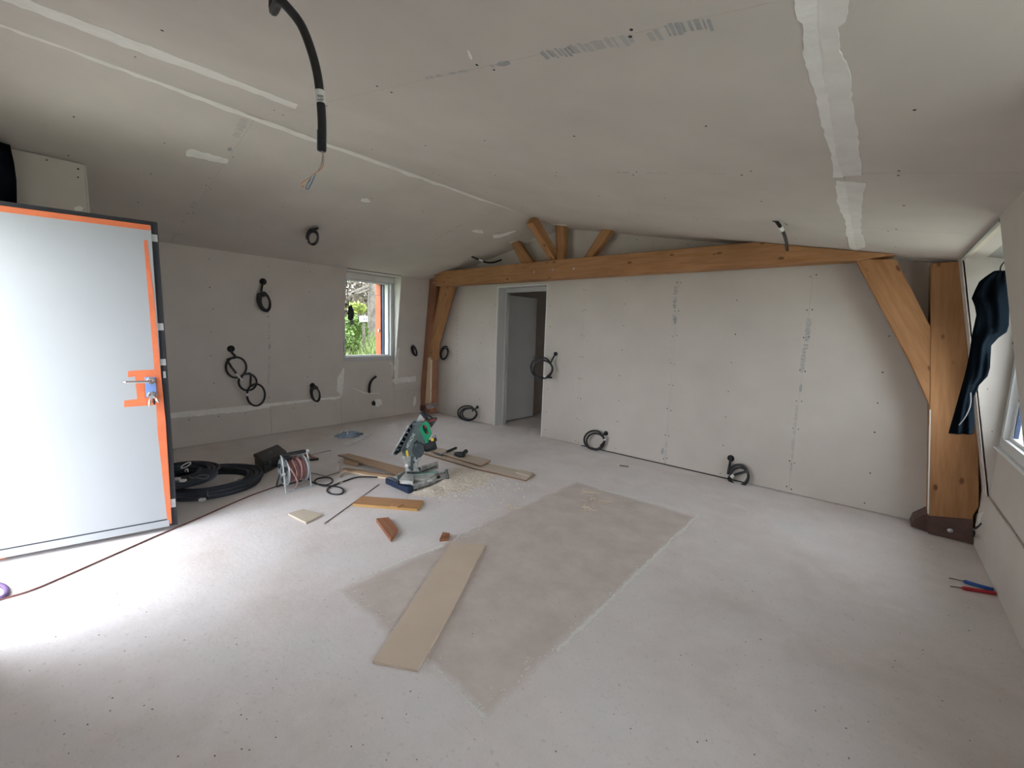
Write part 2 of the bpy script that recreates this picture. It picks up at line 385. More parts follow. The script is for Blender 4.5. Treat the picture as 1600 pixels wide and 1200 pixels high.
for i, (y0, y1) in enumerate(((YF, 1.185), (1.185, 2.48), (2.48, 3.68), (3.68, YB))):
    for x0, x1 in (((RX, -2.78), (-2.78, -0.2), (-0.2, 0.5)) if i == 0 else ((RX, -0.2), (-0.2, 0.5))):
        panel([cpr(x0, y0), cpr(x1, y0), cpr(x1, y1), cpr(x0, y1)], NCR, ceil)
# wall back : substrate with the doorway
DX0, DX1, DZ = -4.50, -3.58, 2.155
mb = MB(); y0, y1 = YB+TH+0.002, YB+0.22
def gab(xa, xb, z0, z1=None):
    xs = [xa] + ([RX] if xa < RX < xb else []) + [xb]
    top = [(x, y0, min(z1, cz(x)) if z1 else cz(x)+0.1) for x in xs]
    mb.prism([(xa, y0, z0), (xb, y0, z0)] + top[::-1], (0, y1-y0, 0))
gab(-6.5, DX0, 0); gab(DX1, 1.05, 0); gab(DX0, DX1, DZ+0.01)
wb = struct('wall_back', mb, M['substrate'], 'grey plasterboard partition behind the timber truss with a doorway', 'wall', Mx=Matrix.Identity(4))
NB = Vector((0, -1, 0))
def bp(x, z): return Vector((x, YB, min(z, zceil(x)-0.001)))
bx = [-6.15, -5.18, DX0, DX1, -2.97, -1.765, -0.53, 0.70]
for a, b in zip(bx, bx[1:]):
    if a == DX0: panel([bp(a, DZ), bp(b, DZ), bp(b, 2.32), bp(a, 2.32)], NB, wb)
    else: panel([bp(a, 0.006), bp(b, 0.006), bp(b, 2.32), bp(a, 2.32)], NB, wb)
for a, b in ((-5.9, -4.6), (-4.6, RX), (RX, -2.1), (-2.1, -0.8), ):
    panel([bp(a, 2.32), bp(b, 2.32), bp(b, 9), bp(a, 9)], NB, wb)
for poly in ([(DX0-0.012, 0.0), (DX0, 0), (DX0, DZ), (DX0-0.012, DZ)], [(DX1, 0), (DX1+0.014, 0), (DX1+0.014, DZ), (DX1, DZ)], [(DX0-0.012, DZ), (DX1+0.014, DZ), (DX1+0.014, DZ+0.012), (DX0-0.012, DZ+0.012)]):
    obj('corner_bead', MB().prism([(x, YB-0.003, z) for x, z in poly], (0, 0.02, 0)), M['bead'], wb)
for x in (DX0, DX1):   # plastered sides and head of the doorway
    s = -1 if x == DX0 else 1
    obj('door_reveal', MB().box((x-.004 if s > 0 else x-.01, YB+0.016, 0), (x+.01 if s > 0 else x+.004, YB+0.219, DZ)), M['jamb'], wb)
obj('door_reveal', MB().box((DX0, YB+0.016, DZ-0.004), (DX1, YB+0.219, DZ+0.008)), M['jamb'], wb)
pts = []
for x in (-2.97, -1.765, -0.53):
    for k in range(8):
        z = 0.06+k*0.29+random.uniform(-.03, .03)
        if z < 2.18: pts += [(x-0.02, YB, z), (x+0.022, YB, z+random.uniform(-.02, .02))]
for x in (-5.7, -4.85, -4.56, -3.5, -2.4, -1.15, 0.05):
    for k in range(8):
        z = 0.08+k*0.3+random.uniform(-.04, .04)
        if z < 2.15: pts.append((x+random.uniform(-.01, .01), YB, z))
for x in (-2.3, -1.7, -2.8, -1.2, -1.0): pts.append((x, YB, zceil(x)-0.05))
pts = [p for p in pts if not (-0.24 < p[0] and p[2] > 1.6)]
screws(pts, NB, wb)
for (x, ya, yb_, w, m, f) in ((1056, 447, 480, .05, 'print', .9), (1054, 470, 500, .035, 'print', .8), (1050, 505, 590, .02, 'printlight', .5), (1041, 690, 722, .04, 'printlight', .7),
                              (1264, 498, 545, .05, 'print', .9), (1257, 545, 582, .045, 'print', .85), (1246, 630, 700, .03, 'printlight', .6), (1239, 700, 735, .03, 'printlight', .4), (714, 485, 640, .02, 'print', .35)):
    sl = -0.111 if x > 1200 else (-0.066 if x > 1000 else 0.0)
    print_band(bW(x, ya), bW(x+sl*(yb_-ya), yb_), w, NB, wb, m, f)
for (x, y) in ((1055, 500), (1035, 705), (1251, 607)): blob(x, y, 2.2, 6.5, 0.1, bW, NB, wb, 'print', 12, 0.0006, 'printed_marking')
obj('floor_gap', MB().box((-2.9, YB-0.0015, 0), (-0.9, YB+0.02, 0.012)), M['dark'], wb)
# left wall
WY0, WY1 = 3.20, 4.13
mb = MB()
for lo, hi in (((-6.5, -0.55, -0.1), (-6.19, WY0+0.02, 2.6)), ((-6.5, WY1-0.02, -0.1), (-6.19, 5.1, 2.6)), ((-6.5, WY0+0.02, -0.1), (-6.19, WY1-0.02, 1.0)), ((-6.5, WY0+0.02, 2.22), (-6.19, WY1-0.02, 2.6))): mb.box(lo, hi)
wl = struct('wall_left', mb, M['substrate'], 'left attic wall of grey boards, upright below and leaning inward above a white filler joint', 'wall', Mx=Matrix.Identity(4))
NX = Vector((1, 0, 0))
def kp(y, z): return Vector((XL, y, z))
def tp(y, z): return Vector((xtl(z), y, z))
for a, b in ((YF, 1.0), (1.0, 2.2), (2.2, WY0)): panel([kp(a, 0.004), kp(b, 0.004), kp(b, KZL), kp(a, KZL)], NX, wl)
panel([kp(WY0, 0.004), kp(WY1, 0.004), kp(WY1, 0.985), kp(WY0, 0.985)], NX, wl)
panel([kp(WY1, 0.004), kp(YB, 0.004), kp(YB, KZL), kp(WY1, KZL)], NX, wl)
for a, b in ((YF, 0.95), (0.95, 2.17), (2.17, WY0), (WY1, YB)): panel([tp(a, KZL), tp(b, KZL), tp(b, TZL), tp(a, TZL)], NTL, wl)
for y, n in ((WY0, Vector((0, 1, 0))), (WY1, Vector((0, -1, 0)))):
    panel([(XL-0.03, y, KZL+.002), (XL-.004, y, KZL+.002), (TXL-.004, y, TZL), (XL-0.03, y, TZL)], n, wl, name='window_reveal', m=M['filler_thin'] if y == WY1 else None, gap=0)
panel([(XL-0.03, WY0, 2.325), (TXL, WY0, 2.325), (TXL, WY1, 2.325), (XL-0.03, WY1, 2.325)], Vector((0, 0, -1)), wl, name='window_soffit')
obj('soffit_dark_strip', MB().box((TXL-0.006, WY0+0.005, 2.318), (TXL+0.004, WY1, 2.331)), M['dark'], wl)  # thin dark strip along the front edge of the soffit
obj('head_board', MB().box((XL-0.03, WY0+0.001, 2.215), (XL+0.02, WY1-0.001, 2.323)), M['filler_thin'], wl)
# filler on the left wall
rag_strip([(262, 644), (325, 635.5), (380, 629), (415, 628.5), (446, 623), (482, 618), (515, 616), (527, 611)], [(262, 654), (325, 648), (380, 643), (420, 636), (446, 632), (488, 626), (529, 624), (534, 619)], kL, NX, wl, n=60)
rag_strip([(536, 575), (528, 590), (526, 610)], [(538, 575), (536.5, 600), (534, 619)], tL, NTL, wl, n=16, jit=0.6)
rag_strip([(620, 545), (615, 575), (617, 598)], [(624, 543), (622, 575), (621, 596)], tL, NTL, wl, n=16, jit=0.6)
rag_strip([(611, 593), (630, 589), (650, 588)], [(617, 600), (635, 597), (650, 596.5)], tL, NTL, wl, n=16, jit=0.7)
rag_strip([(606, 566), (612, 570), (612, 585)], [(612, 567), (617, 570), (616, 590)], kL, NX, wl, n=14, jit=0.7)
blob(590, 629, 7, 6, 0.2, kL, NX, wl); blob(584, 630, 3.2, 4, 0, lambda x, y: kL(x, y, .0018), NX, wl, 'dark', 12, 0.001, 'wall_hole')
rag_strip([(551, 606), (570, 613.5), (593, 614)], [(551, 607), (570, 615), (593, 615.2)], kL, NX, wl, 'filler_thin', 14, 0.2)
blob(648, 627, 2.5, 8, 0.1, kL, NX, wl)
pts = []
for y in (0.95, 1.55, 2.17, 2.7, 4.5):
    for k in range(7): pts.append(tp(y+random.uniform(-.02, .02), 0.5+k*0.28+random.uniform(-.04, .04)))
for k in range(14): pts.append(kp(0.4+k*0.3, 0.33))
screws(pts, NX, wl)
print_band(tL(420, 487), tL(421, 560), .03, NTL, wl, 'printlight', .5); print_band(tL(421, 560), tL(420, 600), .035, NTL, wl, 'printlight', .8); blob(421, 542, 2.2, 4, 0, tL, NTL, wl, 'print', 10, .0006, 'printed_marking')
# right wall
RY0, RY1 = 3.20, 4.49
DORM = ((0.25, 1.55), (RY0, RY1))          # two recesses; the nearer one is unseen, added to spread daylight
mb = MB(); yy = -0.55
for ya, yb_ in DORM:
    wa, wb_ = ya+.13, yb_-.03
    mb.box((0.78, yy, -0.1), (1.05, wa, 2.4)); mb.box((0.78, wa, -0.1), (1.05, wb_, 0.83)); mb.box((0.78, wa, 2.06), (1.05, wb_, 2.4)); yy = wb_
mb.box((0.78, yy, -0.1), (1.05, 5.1, 2.4))
wr = struct('wall_right', mb, M['substrate'], 'right attic wall of grey boards leaning inward with a deep window recess and a second one added for light', 'wall', Mx=Matrix.Identity(4))
def rkp(y, z): return Vector((XR, y, z))
def rtp(y, z): return Vector((xtr(z), y, z))
for a, b in ((YF, DORM[0][0]), (DORM[0][1], 2.4), (2.4, RY0), (RY1, YB)):
    panel([rkp(a, 0.004), rkp(b, 0.004), rkp(b, KZR), rkp(a, KZR)], -NX, wr, gap=0)
    panel([rtp(a, KZR), rtp(b, KZR), rtp(b, TZR+.03), rtp(a, TZR+.03)], NTR, wr, gap=0)
for ya, yb_ in DORM:
    wa, wb_ = ya+.13, yb_-.012
    panel([rkp(ya, 0.004), rkp(yb_, 0.004), rkp(yb_, KZR), rkp(ya, KZR)], -NX, wr, gap=0)
    panel([(0.715, ya, KZR), (0.715, yb_, KZR), (0.715, yb_, 0.80), (0.715, ya, 0.80)], -NX, wr, gap=0)
    for y, n in ((ya, Vector((0, 1, 0))), (yb_, Vector((0, -1, 0)))):
        panel([(0.775, y, KZR+.002), (XR+.004, y, KZR+.002), (TXR+.004, y, TZR), (0.775, y, TZR)], n, wr, name='window_reveal', gap=0)
    for lo, hi in (((.716, ya, .80), (.728, wa, 2.12)), ((.716, wb_, .80), (.728, yb_, 2.12)), ((.716, wa, 2.08), (.728, wb_, 2.12))): obj('recess_board', MB().box(lo, hi), M['board'], wr)
    panel([(0.775, ya, 2.125), (TXR, ya, 2.125), (TXR, yb_, 2.125), (0.775, yb_, 2.125)], Vector((0, 0, -1)), wr, name='window_soffit', m=M['scrap'])
    obj('soffit_edge_strip', MB().box((TXR-0.004, ya, 2.108), (TXR+0.012, yb_+0.02, 2.128)), M['substrate'], wr)
screws([rtp(y, 0.4+k*.28) for y in (2.45, 3.2) for k in range(6)] + [(xtr(z)+.06, RY1-.0005, z) for z in (.35, .55, .62, .9, 1.2, 1.5, 1.8)], NTR, wr)
rag_strip([(1521, 720), (1519, 760), (1519, 795), (1521, 815)], [(1529, 720), (1533, 760), (1541, 783), (1538, 800)], tR, NTR, wr, n=20, jit=.6)
rag_strip([(1519, 805), (1521, 822)], [(1538, 800), (1528, 822)], lambda x, y: onX(x, y, XR), -NX, wr, n=10, jit=.6)
# front wall, behind the camera: entrance doorway at left
mb = MB(); y0, y1 = -0.55, YF
EX0, EX1 = -3.92, -2.95
for xa, xb, za, zb in ((-6.5, EX0, -0.1, None), (EX0, EX1, 2.17, None), (EX1, 1.05, -0.1, None)):
    xs = [xa] + ([RX] if xa < RX < xb else []) + [xb]
    mb.prism([(xa, y0, za), (xb, y0, za)] + [(x, y0, zb if zb else cz(x)+0.05) for x in xs[::-1]], (0, y1-y0, 0))
wf = struct('wall_front', mb, M['board'], 'entrance wall behind the camera with a doorway', 'wall', Mx=Matrix.Identity(4))
# partition beside the entrance
xa, xb, ya, yb_ = -5.6, -4.57, YF, 0.43
mb = MB().prism([(xa, ya, 0), (xb, ya, 0), (xb, ya, zceil(xb)-.002), (xa, ya, zceil(xa)-.002)], (0, yb_-ya, 0))
wp = struct('wall_partition', mb, M['substrate'], 'short boxed partition of pale board beside the entrance door', 'wall', Mx=Matrix.Identity(4))
panel([(xb+.013, ya, .004), (xb+.013, yb_, .004), (xb+.013, yb_, zceil(xb)-.004), (xb+.013, ya, zceil(xb)-.004)], NX, wp)
panel([(xa, yb_+.013, .004), (xb+.012, yb_+.013, .004), (xb+.012, yb_+.013, zceil(xb)-.004), (xa, yb_+.013, zceil(xa)-.004)], Vector((0, 1, 0)), wp)
screws([onX(73, 250, xb+.013), onX(122, 264, xb+.013), onX(122, 277, xb+.013)], NX, wp)
blob(123, 326, 8, 4, 0, lambda x, y: onX(x, y, xb+.013), NX, wp)
# the room seen through the doorway
for nm, lo, hi, lab in (('wall_hall_left', (-4.82, YB+.22, 0), (-4.72, 7.2, 2.5), 'left wall of the dim back room beyond the doorway'), ('wall_hall_right', (-3.0, YB+.22, 0), (-2.9, 7.2, 2.5), 'right wall of the dim back room beyond the doorway'),
                        ('wall_hall_back', (-4.82, 7.1, 0), (-2.9, 7.2, 2.5), 'far wall of the dim back room beyond the doorway')):
    struct(nm, MB().box(lo, hi), M['board'], lab, 'wall')
struct('ceiling_hall', MB().box((-4.82, YB+.22, 2.42), (-2.9, 7.2, 2.52)), M['board'], 'low ceiling of the dim back room beyond the doorway', 'ceiling')

# ---- ceiling filler, marks and screws
rag_strip([(-40, 15), (60, 52), (250, 124), (400, 183), (550, 237), (700, 290), (838, 337)], [(-40, 27), (60, 62), (250, 133), (400, 190), (550, 243), (700, 295), (838, 341)], cL, NCL, ceil, 'filler_thin', 50, 1.3)
rag_strip([(-60, -38), (40, -2), (220, 66), (350, 117), (466, 163)], [(-60, -24), (20, 6), (200, 75), (340, 124), (462, 170)], cR, NCR, ceil, 'filler_thin', 40, 0.9)
rag_strip([(1240, -4), (1245, 30), (1255, 38), (1256, 90), (1275, 150), (1283, 192), (1300, 245), (1302, 276)], [(1283, -4), (1283, 40), (1291, 110), (1302, 180), (1312, 250), (1318, 276)], cR, NCR, ceil, n=40, jit=1.6)
rag_strip([(1280, -4), (1281, 40), (1288, 110), (1299, 180), (1309, 250), (1316, 276)], [(1326, -4), (1322, 34), (1308, 42), (1313, 80), (1328, 110), (1332, 165), (1341, 210), (1347, 274)], cR, NCR, ceil, n=40, jit=1.6, h=.0026, m='filler_thin')
rag_strip([(1306, 283), (1308, 315), (1320, 345), (1324, 375), (1330, 388)], [(1324, 283), (1328, 315), (1334, 345), (1338, 375), (1340, 391)], cR, NCR, ceil, n=26, jit=1.6)
rag_strip([(1321, 283), (1325, 315), (1331, 345), (1336, 375), (1339, 391)], [(1354, 284), (1350, 300), (1346, 330), (1345, 360), (1352, 384)], cR, NCR, ceil, n=26, jit=1.6, h=.0026, m='filler_thin')
rag_strip([(290, 236), (298, 233), (330, 241), (357, 249)], [(291, 243), (320, 249), (340, 254), (356, 255)], cL, NCL, ceil, n=14, jit=.8)
blob(571, 313, 8, 3, 0.1, cL, NCL, ceil); blob(747, 361.5, 9, 2.6, 0.1, cL, NCL, ceil)
rag_strip([(770, 367), (785, 365), (806, 360)], [(771, 372), (785, 370), (806, 361.5)], cL, NCL, ceil, n=10, jit=.6)
blob(810, 378, 14, 2.4, -0.12, cL, NCL, ceil); rag_strip([(820, 378), (842, 368)], [(823, 381), (844, 372)], cL, NCL, ceil, n=8, jit=.6)
blob(688, 428, 8, 2, -0.15, cL, NCL, ceil); blob(708, 421, 5, 1.5, -0.2, cL, NCL, ceil)
blob(868, 351.5, 18, 2.2, 0.05, cR, NCR, ceil); blob(734, 85, 2, 8, -0.4, cR, NCR, ceil)
rag_strip([(1350, 394), (1395, 401), (1420, 404), (1490, 408)], [(1350, 396.5), (1395, 405), (1420, 406.5), (1490, 410)], cR, NCR, ceil, n=20, jit=.8)
print_band(cR(848, 87), cR(892, 79), .06, NCR, ceil, 'print', 1.0, .04); print_band(cR(895, 78), cR(1035, 53), .06, NCR, ceil, 'printlight', .95, .05); print_band(cR(1042, 48), cR(1103, 38), .065, NCR, ceil, 'print', 1.0, .035)
blob(787, 99.5, 11, 4, -0.12, cR, NCR, ceil, 'print', 14, .0006, 'printed_marking')
print_band(cR(650, 125), cR(770, 103), .02, NCR, ceil, 'printlight', .6, .06)
print_band(cR(963, 269.5), cR(980, 269.5), .02, NCR, ceil, 'print', 1, .05); print_band(cR(1010, 270), cR(1160, 272), .014, NCR, ceil, 'printlight', .8, .05)
print_band(cL(382, 186), cL(368, 215), .06, NCL, ceil, 'printlight', .9, .05); blob(359, 233, 4, 3, 0, cL, NCL, ceil, 'print', 12, .0006, 'printed_marking')
print_band(cL(795, 321), cL(740, 341), .03, NCL, ceil, 'printlight', .6, .05); print_band(cL(720, 351), cL(684, 372), .03, NCL, ceil, 'printlight', .6, .05)
print_band(cL(335, 265), cL(268, 375), .03, NCL, ceil, 'printlight', .35, .08)
pts = []
for y in (0.5, 1.16, 1.21, 1.85, 2.45, 2.51, 3.05, 3.66, 3.71, 4.3):
    for k in range(6): pts.append(cpr(-3.0+k*0.6+random.uniform(-.05, .05), y+random.uniform(-.015, .015)))
screws(pts, NCR, ceil, .0055)
screws([cp(-5.6+k*0.55+random.uniform(-.05, .05), y) for y in (0.35, .8, 1.16, 1.2, 1.8, 2.4, 3.0, 3.63, 4.2) for k in range(4)], NCL, ceil, .0055)

# ================================================================== WINDOWS
w1 = struct('window_1', MB().ring([Vector((-6.19, y, z)) for y, z in ((3.225, 0.985), (4.125, 0.985), (4.125, 2.25), (3.225, 2.25))],
            [Vector((-6.19, y, z)) for y, z in ((3.275, 1.03), (4.075, 1.03), (4.075, 2.205), (3.275, 2.205))], (0.055, 0, 0)), M['pvcgrey'],
            'small square window in the left wall looking onto grass and a tree trunk', 'window', Mx=Matrix.Identity(4))
obj('sash_frame', MB().ring([Vector((-6.24, y, z)) for y, z in ((3.27, 1.025), (4.08, 1.025), (4.08, 2.21), (3.27, 2.21))], [Vector((-6.24, y, z)) for y, z in ((3.295, 1.05), (4.055, 1.05), (4.055, 2.185), (3.295, 2.185))], (0.05, 0, 0)), M['pvc'], w1)
obj('window_pane', MB().box((-6.225, 3.29, 1.045), (-6.219, 4.06, 2.19)), M['glass'], w1)
obj('window_handle', MB().box((-6.135, 3.245, 1.12), (-6.115, 3.262, 1.26)).box((-6.135, 3.247, 1.11), (-6.10, 3.26, 1.14)), M['pvcgrey'], w1, bevel=.003)
obj('outer_sash', MB().box((-6.36, 4.045, 1.0), (-6.30, 4.11, 2.22)), M['navyframe'], w1)
obj('inner_lip', MB().box((-6.295, 4.06, 1.0), (-6.245, 4.11, 2.22)), M['bead'], w1)
for z0, z1 in ((1.0, 2.02), (2.03, 2.22)): obj('jamb_board', MB().box((-6.52, 4.03, z0), (-6.365, 4.10, z1)), M['orangewood'], w1)
obj('shutter_catch', MB().box((-6.42, 4.01, 1.42), (-6.39, 4.04, 1.46)), M['galv'], w1, bevel=.004)
obj('window_sill', MB().box((-6.165, 3.205, 0.962), (-6.125, 4.128, 0.986)), M['pvcgrey'], w1, bevel=.004)
for k_, (ya, yb_) in enumerate(DORM[::-1]):  # far window first, then the unseen one added to bring in light
    wa, wb_ = ya+.13, yb_-.012
    w2 = struct('window_%d' % (k_+2), MB().ring([Vector((0.715, y, z)) for y, z in ((wa, 0.80), (wb_, 0.80), (wb_, 2.08), (wa, 2.08))],
            [Vector((0.715, y, z)) for y, z in ((wa+.07, 0.87), (wb_-.07, 0.87), (wb_-.07, 2.01), (wa+.07, 2.01))], (0.06, 0, 0)), M['pvc'],
            ('white framed window deep in the recess beside the right post', 'unseen window added in the right wall nearest the entrance to let in light')[k_], 'window', Mx=Matrix.Identity(4))
    obj('sash_frame', MB().ring([Vector((0.745, y, z)) for y, z in ((wa+.06, 0.86), (wb_-.06, 0.86), (wb_-.06, 2.02), (wa+.06, 2.02))], [Vector((0.745, y, z)) for y, z in ((wa+.09, 0.89), (wb_-.13, 0.89), (wb_-.13, 1.99), (wa+.09, 1.99))], (0.035, 0, 0)), M['pvc'], w2)
    obj('gasket', MB().box((0.752, wb_-.145, 0.89), (0.775, wb_-.128, 1.99)), M['navyframe'], w2)
    obj('window_pane', MB().box((0.757, wa+.08, 0.88), (0.763, wb_-.12, 2.0)), M['glass'], w2)
    obj('window_sill', MB().box((0.69, ya+.03, 0.785), (0.72, yb_-.005, 0.802)), M['pvc'], w2, bevel=.003)

# ================================================================== INTERIOR DOOR
d2 = struct('door_2', MB().box((-4.715, YB+.165, 0), (-4.50+.035, YB+.235, 2.11)), M['jamb'], 'pale grey interior door standing open into the dim back room', 'door', Mx=Matrix.Identity(4))
obj('head_frame', MB().box((-4.715, YB+.165, 2.09), (DX1+.02, YB+.235, 2.155)), M['jamb'], d2)
hx, hy = -4.60+.03, 5.14; ang = math.radians(2)
R = Matrix.Rotation(ang*-1, 3, 'Z')
leaf = obj('door_leaf', MB().box((-0.04, 0, 0.02), (0.0, 0.79, 2.07), R, (hx, hy, 0)), M['doorgrey'], d2, bevel=.003)
for z in (0.22, 1.02, 1.80): obj('hinge', MB().cyl((hx+.006, hy-.004, z), (hx+.006, hy-.004, z+.09), .008, 8), M['galv'], d2)
for z in (0.98, 1.06): obj('keyhole', MB().disc(R @ Vector((0, 0.745, z)) + Vector((hx, hy, 0)), R @ NX, .011, .001, 12), M['dark'], leaf)

# ================================================================== ENTRANCE DOOR (open, at left)
A = fl(268, 818, 0.05); HG = Vector((-3.93, -0.24, 0)); A = Vector((A.x, A.y, 0))
DU = (A-HG).normalized(); DN = Vector((DU.y, -DU.x, 0)); DL = (A-HG).length
def dq(s, z, off=0.0): return HG + DU*s + DN*off + Vector((0, 0, z))
def dp(x, y, off=0.0): return hit(x, y, HG+DN*off, DN)
DB, DT = 0.045, 2.115
def dbox(s0, s1, z0, z1, o0, o1): return MB().prism([dq(s0, z0, o0), dq(s1, z0, o0), dq(s1, z1, o0), dq(s0, z1, o0)], DN*(o1-o0))
d1 = struct('door_1', dbox(0, DL+.032, DB-.015, DT+.03, -0.07, -0.012), M['anthracite'], 'white entrance door with black edge and orange masking tape standing open', 'door', Mx=Matrix.Identity(4))
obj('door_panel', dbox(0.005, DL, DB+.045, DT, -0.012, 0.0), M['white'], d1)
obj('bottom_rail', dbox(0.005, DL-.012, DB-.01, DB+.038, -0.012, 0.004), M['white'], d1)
obj('bottom_seal', dbox(0.005, DL-.002, DB+.038, DB+.046, -0.012, 0.001), M['anthracite'], d1)
def dtape(pts, off=0.0012): return obj('masking_tape', MB().prism([dp(x, y, 0.0003) for x, y in pts], DN*off), M['tape'], d1)
zt = DT
obj('masking_tape', dbox(0.0, DL-.003, zt-.032, zt+.002, 0.0002, .0015), M['tape'], d1)
dtape([(224.5, 376), (230, 375), (241, 470), (249, 560), (259, 660), (268.5, 818), (262, 819), (246, 672), (241, 575), (234, 490)])
dtape([(200, 580), (215, 578.5), (246, 577.5), (247, 586), (226, 588), (226, 586), (200, 589.5)], .0016)
dtape([(211, 588), (226, 586), (227, 627), (215, 628)], .002)
dtape([(194, 626), (215, 623.5), (245, 621), (249, 632), (230, 633.5), (194, 636)], .0024)
dtape([(226, 584), (247, 584), (251, 625), (229, 630)], .0020)
for y0, y1 in ((366, 377), (505, 516), (561, 571), (780, 793)):
    xe = 236+(y0-350)*0.0745
    p0, p1 = dp(xe, y0, -.011), dp(xe, y1, -.011)
    obj('keep_plate', MB().prism([dq(DL-.002, p0.z, -.0119), dq(DL+.03, p0.z, -.0119), dq(DL+.03, p1.z, -.0119), dq(DL-.002, p1.z, -.0119)], DN*.002), M['galv'], d1)
pc = dp(254, 586, -.012); obj('latch_plate', MB().prism([dq(DL+.01, pc.z+.025, -.0119), dq(DL+.025, pc.z+.025, -.0119), dq(DL+.025, pc.z-.02, -.0119), dq(DL+.01, pc.z-.02, -.0119)], DN*.003), M['galv'], d1)
hp = obj('handle_plate', MB().prism([dp(x, y, .002) for x, y in ((226, 589), (243, 589), (245.5, 618), (229, 621))], DN*.009), M['bluefilm'], d1, bevel=.002)
c1, c2 = dp(236, 595, .011), dp(238, 617, .011)
for c in (c1, c2): obj('rosette', MB().cyl(c, c+DN*.012, .024, 20), M['steel'], hp, shade=False, bevel=.003)
lv0 = c1 + DN*.05; lv1 = dp(192.5, 597.5, .05)
obj('lever_handle', MB().tube(smooth_path([c1, c1+DN*.035, lv0 - DU*.01, lv0-DU*.03, lv1], 5), .0095, 10), M['steel'], d1, shade=True)
obj('lock_cylinder', MB().cyl(c2, c2+DN*.022, .013, 14), M['steel'], hp)
kr = c2 + DN*.03
key = obj('key', MB().box((-.003, -.012, -.025), (.003, .012, .0)).box((-.0015, -.004, -.0), (.0015, .004, .03)), M['steel'], d1, Mx=Matrix.Identity(4))
key.location = kr - Vector((0, 0, .0))
for k, (dx, m_) in enumerate(((-.012, 'steel'), (.006, 'black'), (.02, 'steel'))):
    p = kr + DU*dx - Vector((0, 0, .02)); q = p + DU*dx*.6 - Vector((0, 0, .055-.012*k))
    obj('hanging_key', MB().tube([p, (p+q)/2, q], [.004, .009, .004], 6), M[m_], d1)
obj('key_ring', MB().torus(kr-Vector((0, 0, .012)), DN, .013, .0014, 16, 5), M['steel'], d1)
tag(obj('orange_wedge', MB().prism([fl(-14, 868), fl(5, 869), fl(9, 873), fl(-14, 877)], (0, 0, .024)), M['tape'], bevel=.002), 'small orange wedge on the floor under the left end of the open white door', 'wedge')
# dark garment beside the partition
mb = MB(); n = 12
for k in range(n+1):
    z = 2.60 - k*0.11
    for j in range(7):
        y = -0.22+j*0.05; x = -4.41 + .02*math.sin(j*1.9+k*.3) + .01*math.sin(k*1.1)
        mb.v.append(Vector((x, y + .012*math.sin(k*.9), z)))
    for j in range(7): mb.v.append(Vector((-4.55, -0.22+j*.05, z)))
for k in range(n):
    a, b = k*14, (k+1)*14
    for j in range(6): mb.f += [(a+j, b+j, b+j+1, a+j+1), (a+7+j, a+8+j, b+8+j, b+7+j)]
    mb.f += [(a, a+7, b+7, b), (a+6, b+6, b+13, a+13)]
mb.f += [(0, 1, 2, 3, 4, 5, 6, 13, 12, 11, 10, 9, 8, 7), tuple(n*14+i for i in (6, 5, 4, 3, 2, 1, 0, 7, 8, 9, 10, 11, 12, 13))]
tag(obj('hanging_coat', mb, M['cloth'], shade=True), 'dark navy coat hanging high on the pale partition above the open white door', 'coat')

# ================================================================== ROOF TRUSS
tr = thing('roof_truss', 'exposed spruce roof truss with tie beam, posts and braces before the back wall', 'truss', (RX, 4.66, 0))
def xz(pts, Y): return [Vector((x, Y, z)) for x, z in pts]
def timber(name, pts, Y, dep, m='timber', parent=None, bev=.005):
    poly = xz(pts, Y); return obj(name, MB().prism(poly, (0, dep, 0)), M[m], parent or tr, Mx=frame_for(poly), bevel=bev)
def pz(px, Y): return [(onY(x, y, Y).x, onY(x, y, Y).z) for x, y in px]
ce = lambda x: zceil(x)-.003
Yb = 4.60; Yp = 4.69
bL = onY(680, 447, Yb); tL_ = onY(679, 425, Yb)
xr = -0.98
timber('tie_beam', [(bL.x, bL.z), (tL_.x, tL_.z), (-3.3, 2.425), (xr, ce(xr)), (0.02, ce(0.02)), (-0.21, 2.18)], Yb, .2)
# left post follows the leaning wall
lpR = onY(672, 636, Yp)
timber('post', [(xtl(2.34)-.0+.004, 2.34), (-5.74, 2.34), (-5.74, 2.20), (lpR.x, 1.0), (lpR.x, .02), (XL+.003, .02), (XL+.003, KZL)], Yp, .17, 'timber_red')
timber('brace', pz([(688, 447), (702, 447), (677, 536), (675, 562), (669, 560), (670, 540)], Yp-.02), Yp-.02, .16, 'timber')
timber('packing_batten', pz([(668.5, 559), (673, 558), (671.5, 631), (664, 631)], Yp-.025), Yp-.025, .04, 'timber_pale')
sh = obj('steel_shoe', MB().prism([onY(x, y, Yp-.03) for x, y in ((665, 633), (676, 630), (680, 637), (668, 639.5))], (0, .06, 0)), M['galv'], tr)
fs = obj('base_plate', MB().prism([onY(x, y, Yp-.004) for x, y in ((649.5, 632), (664, 634), (664, 643), (649.5, 641))], (0, .01, 0)), M['rust'], tr)
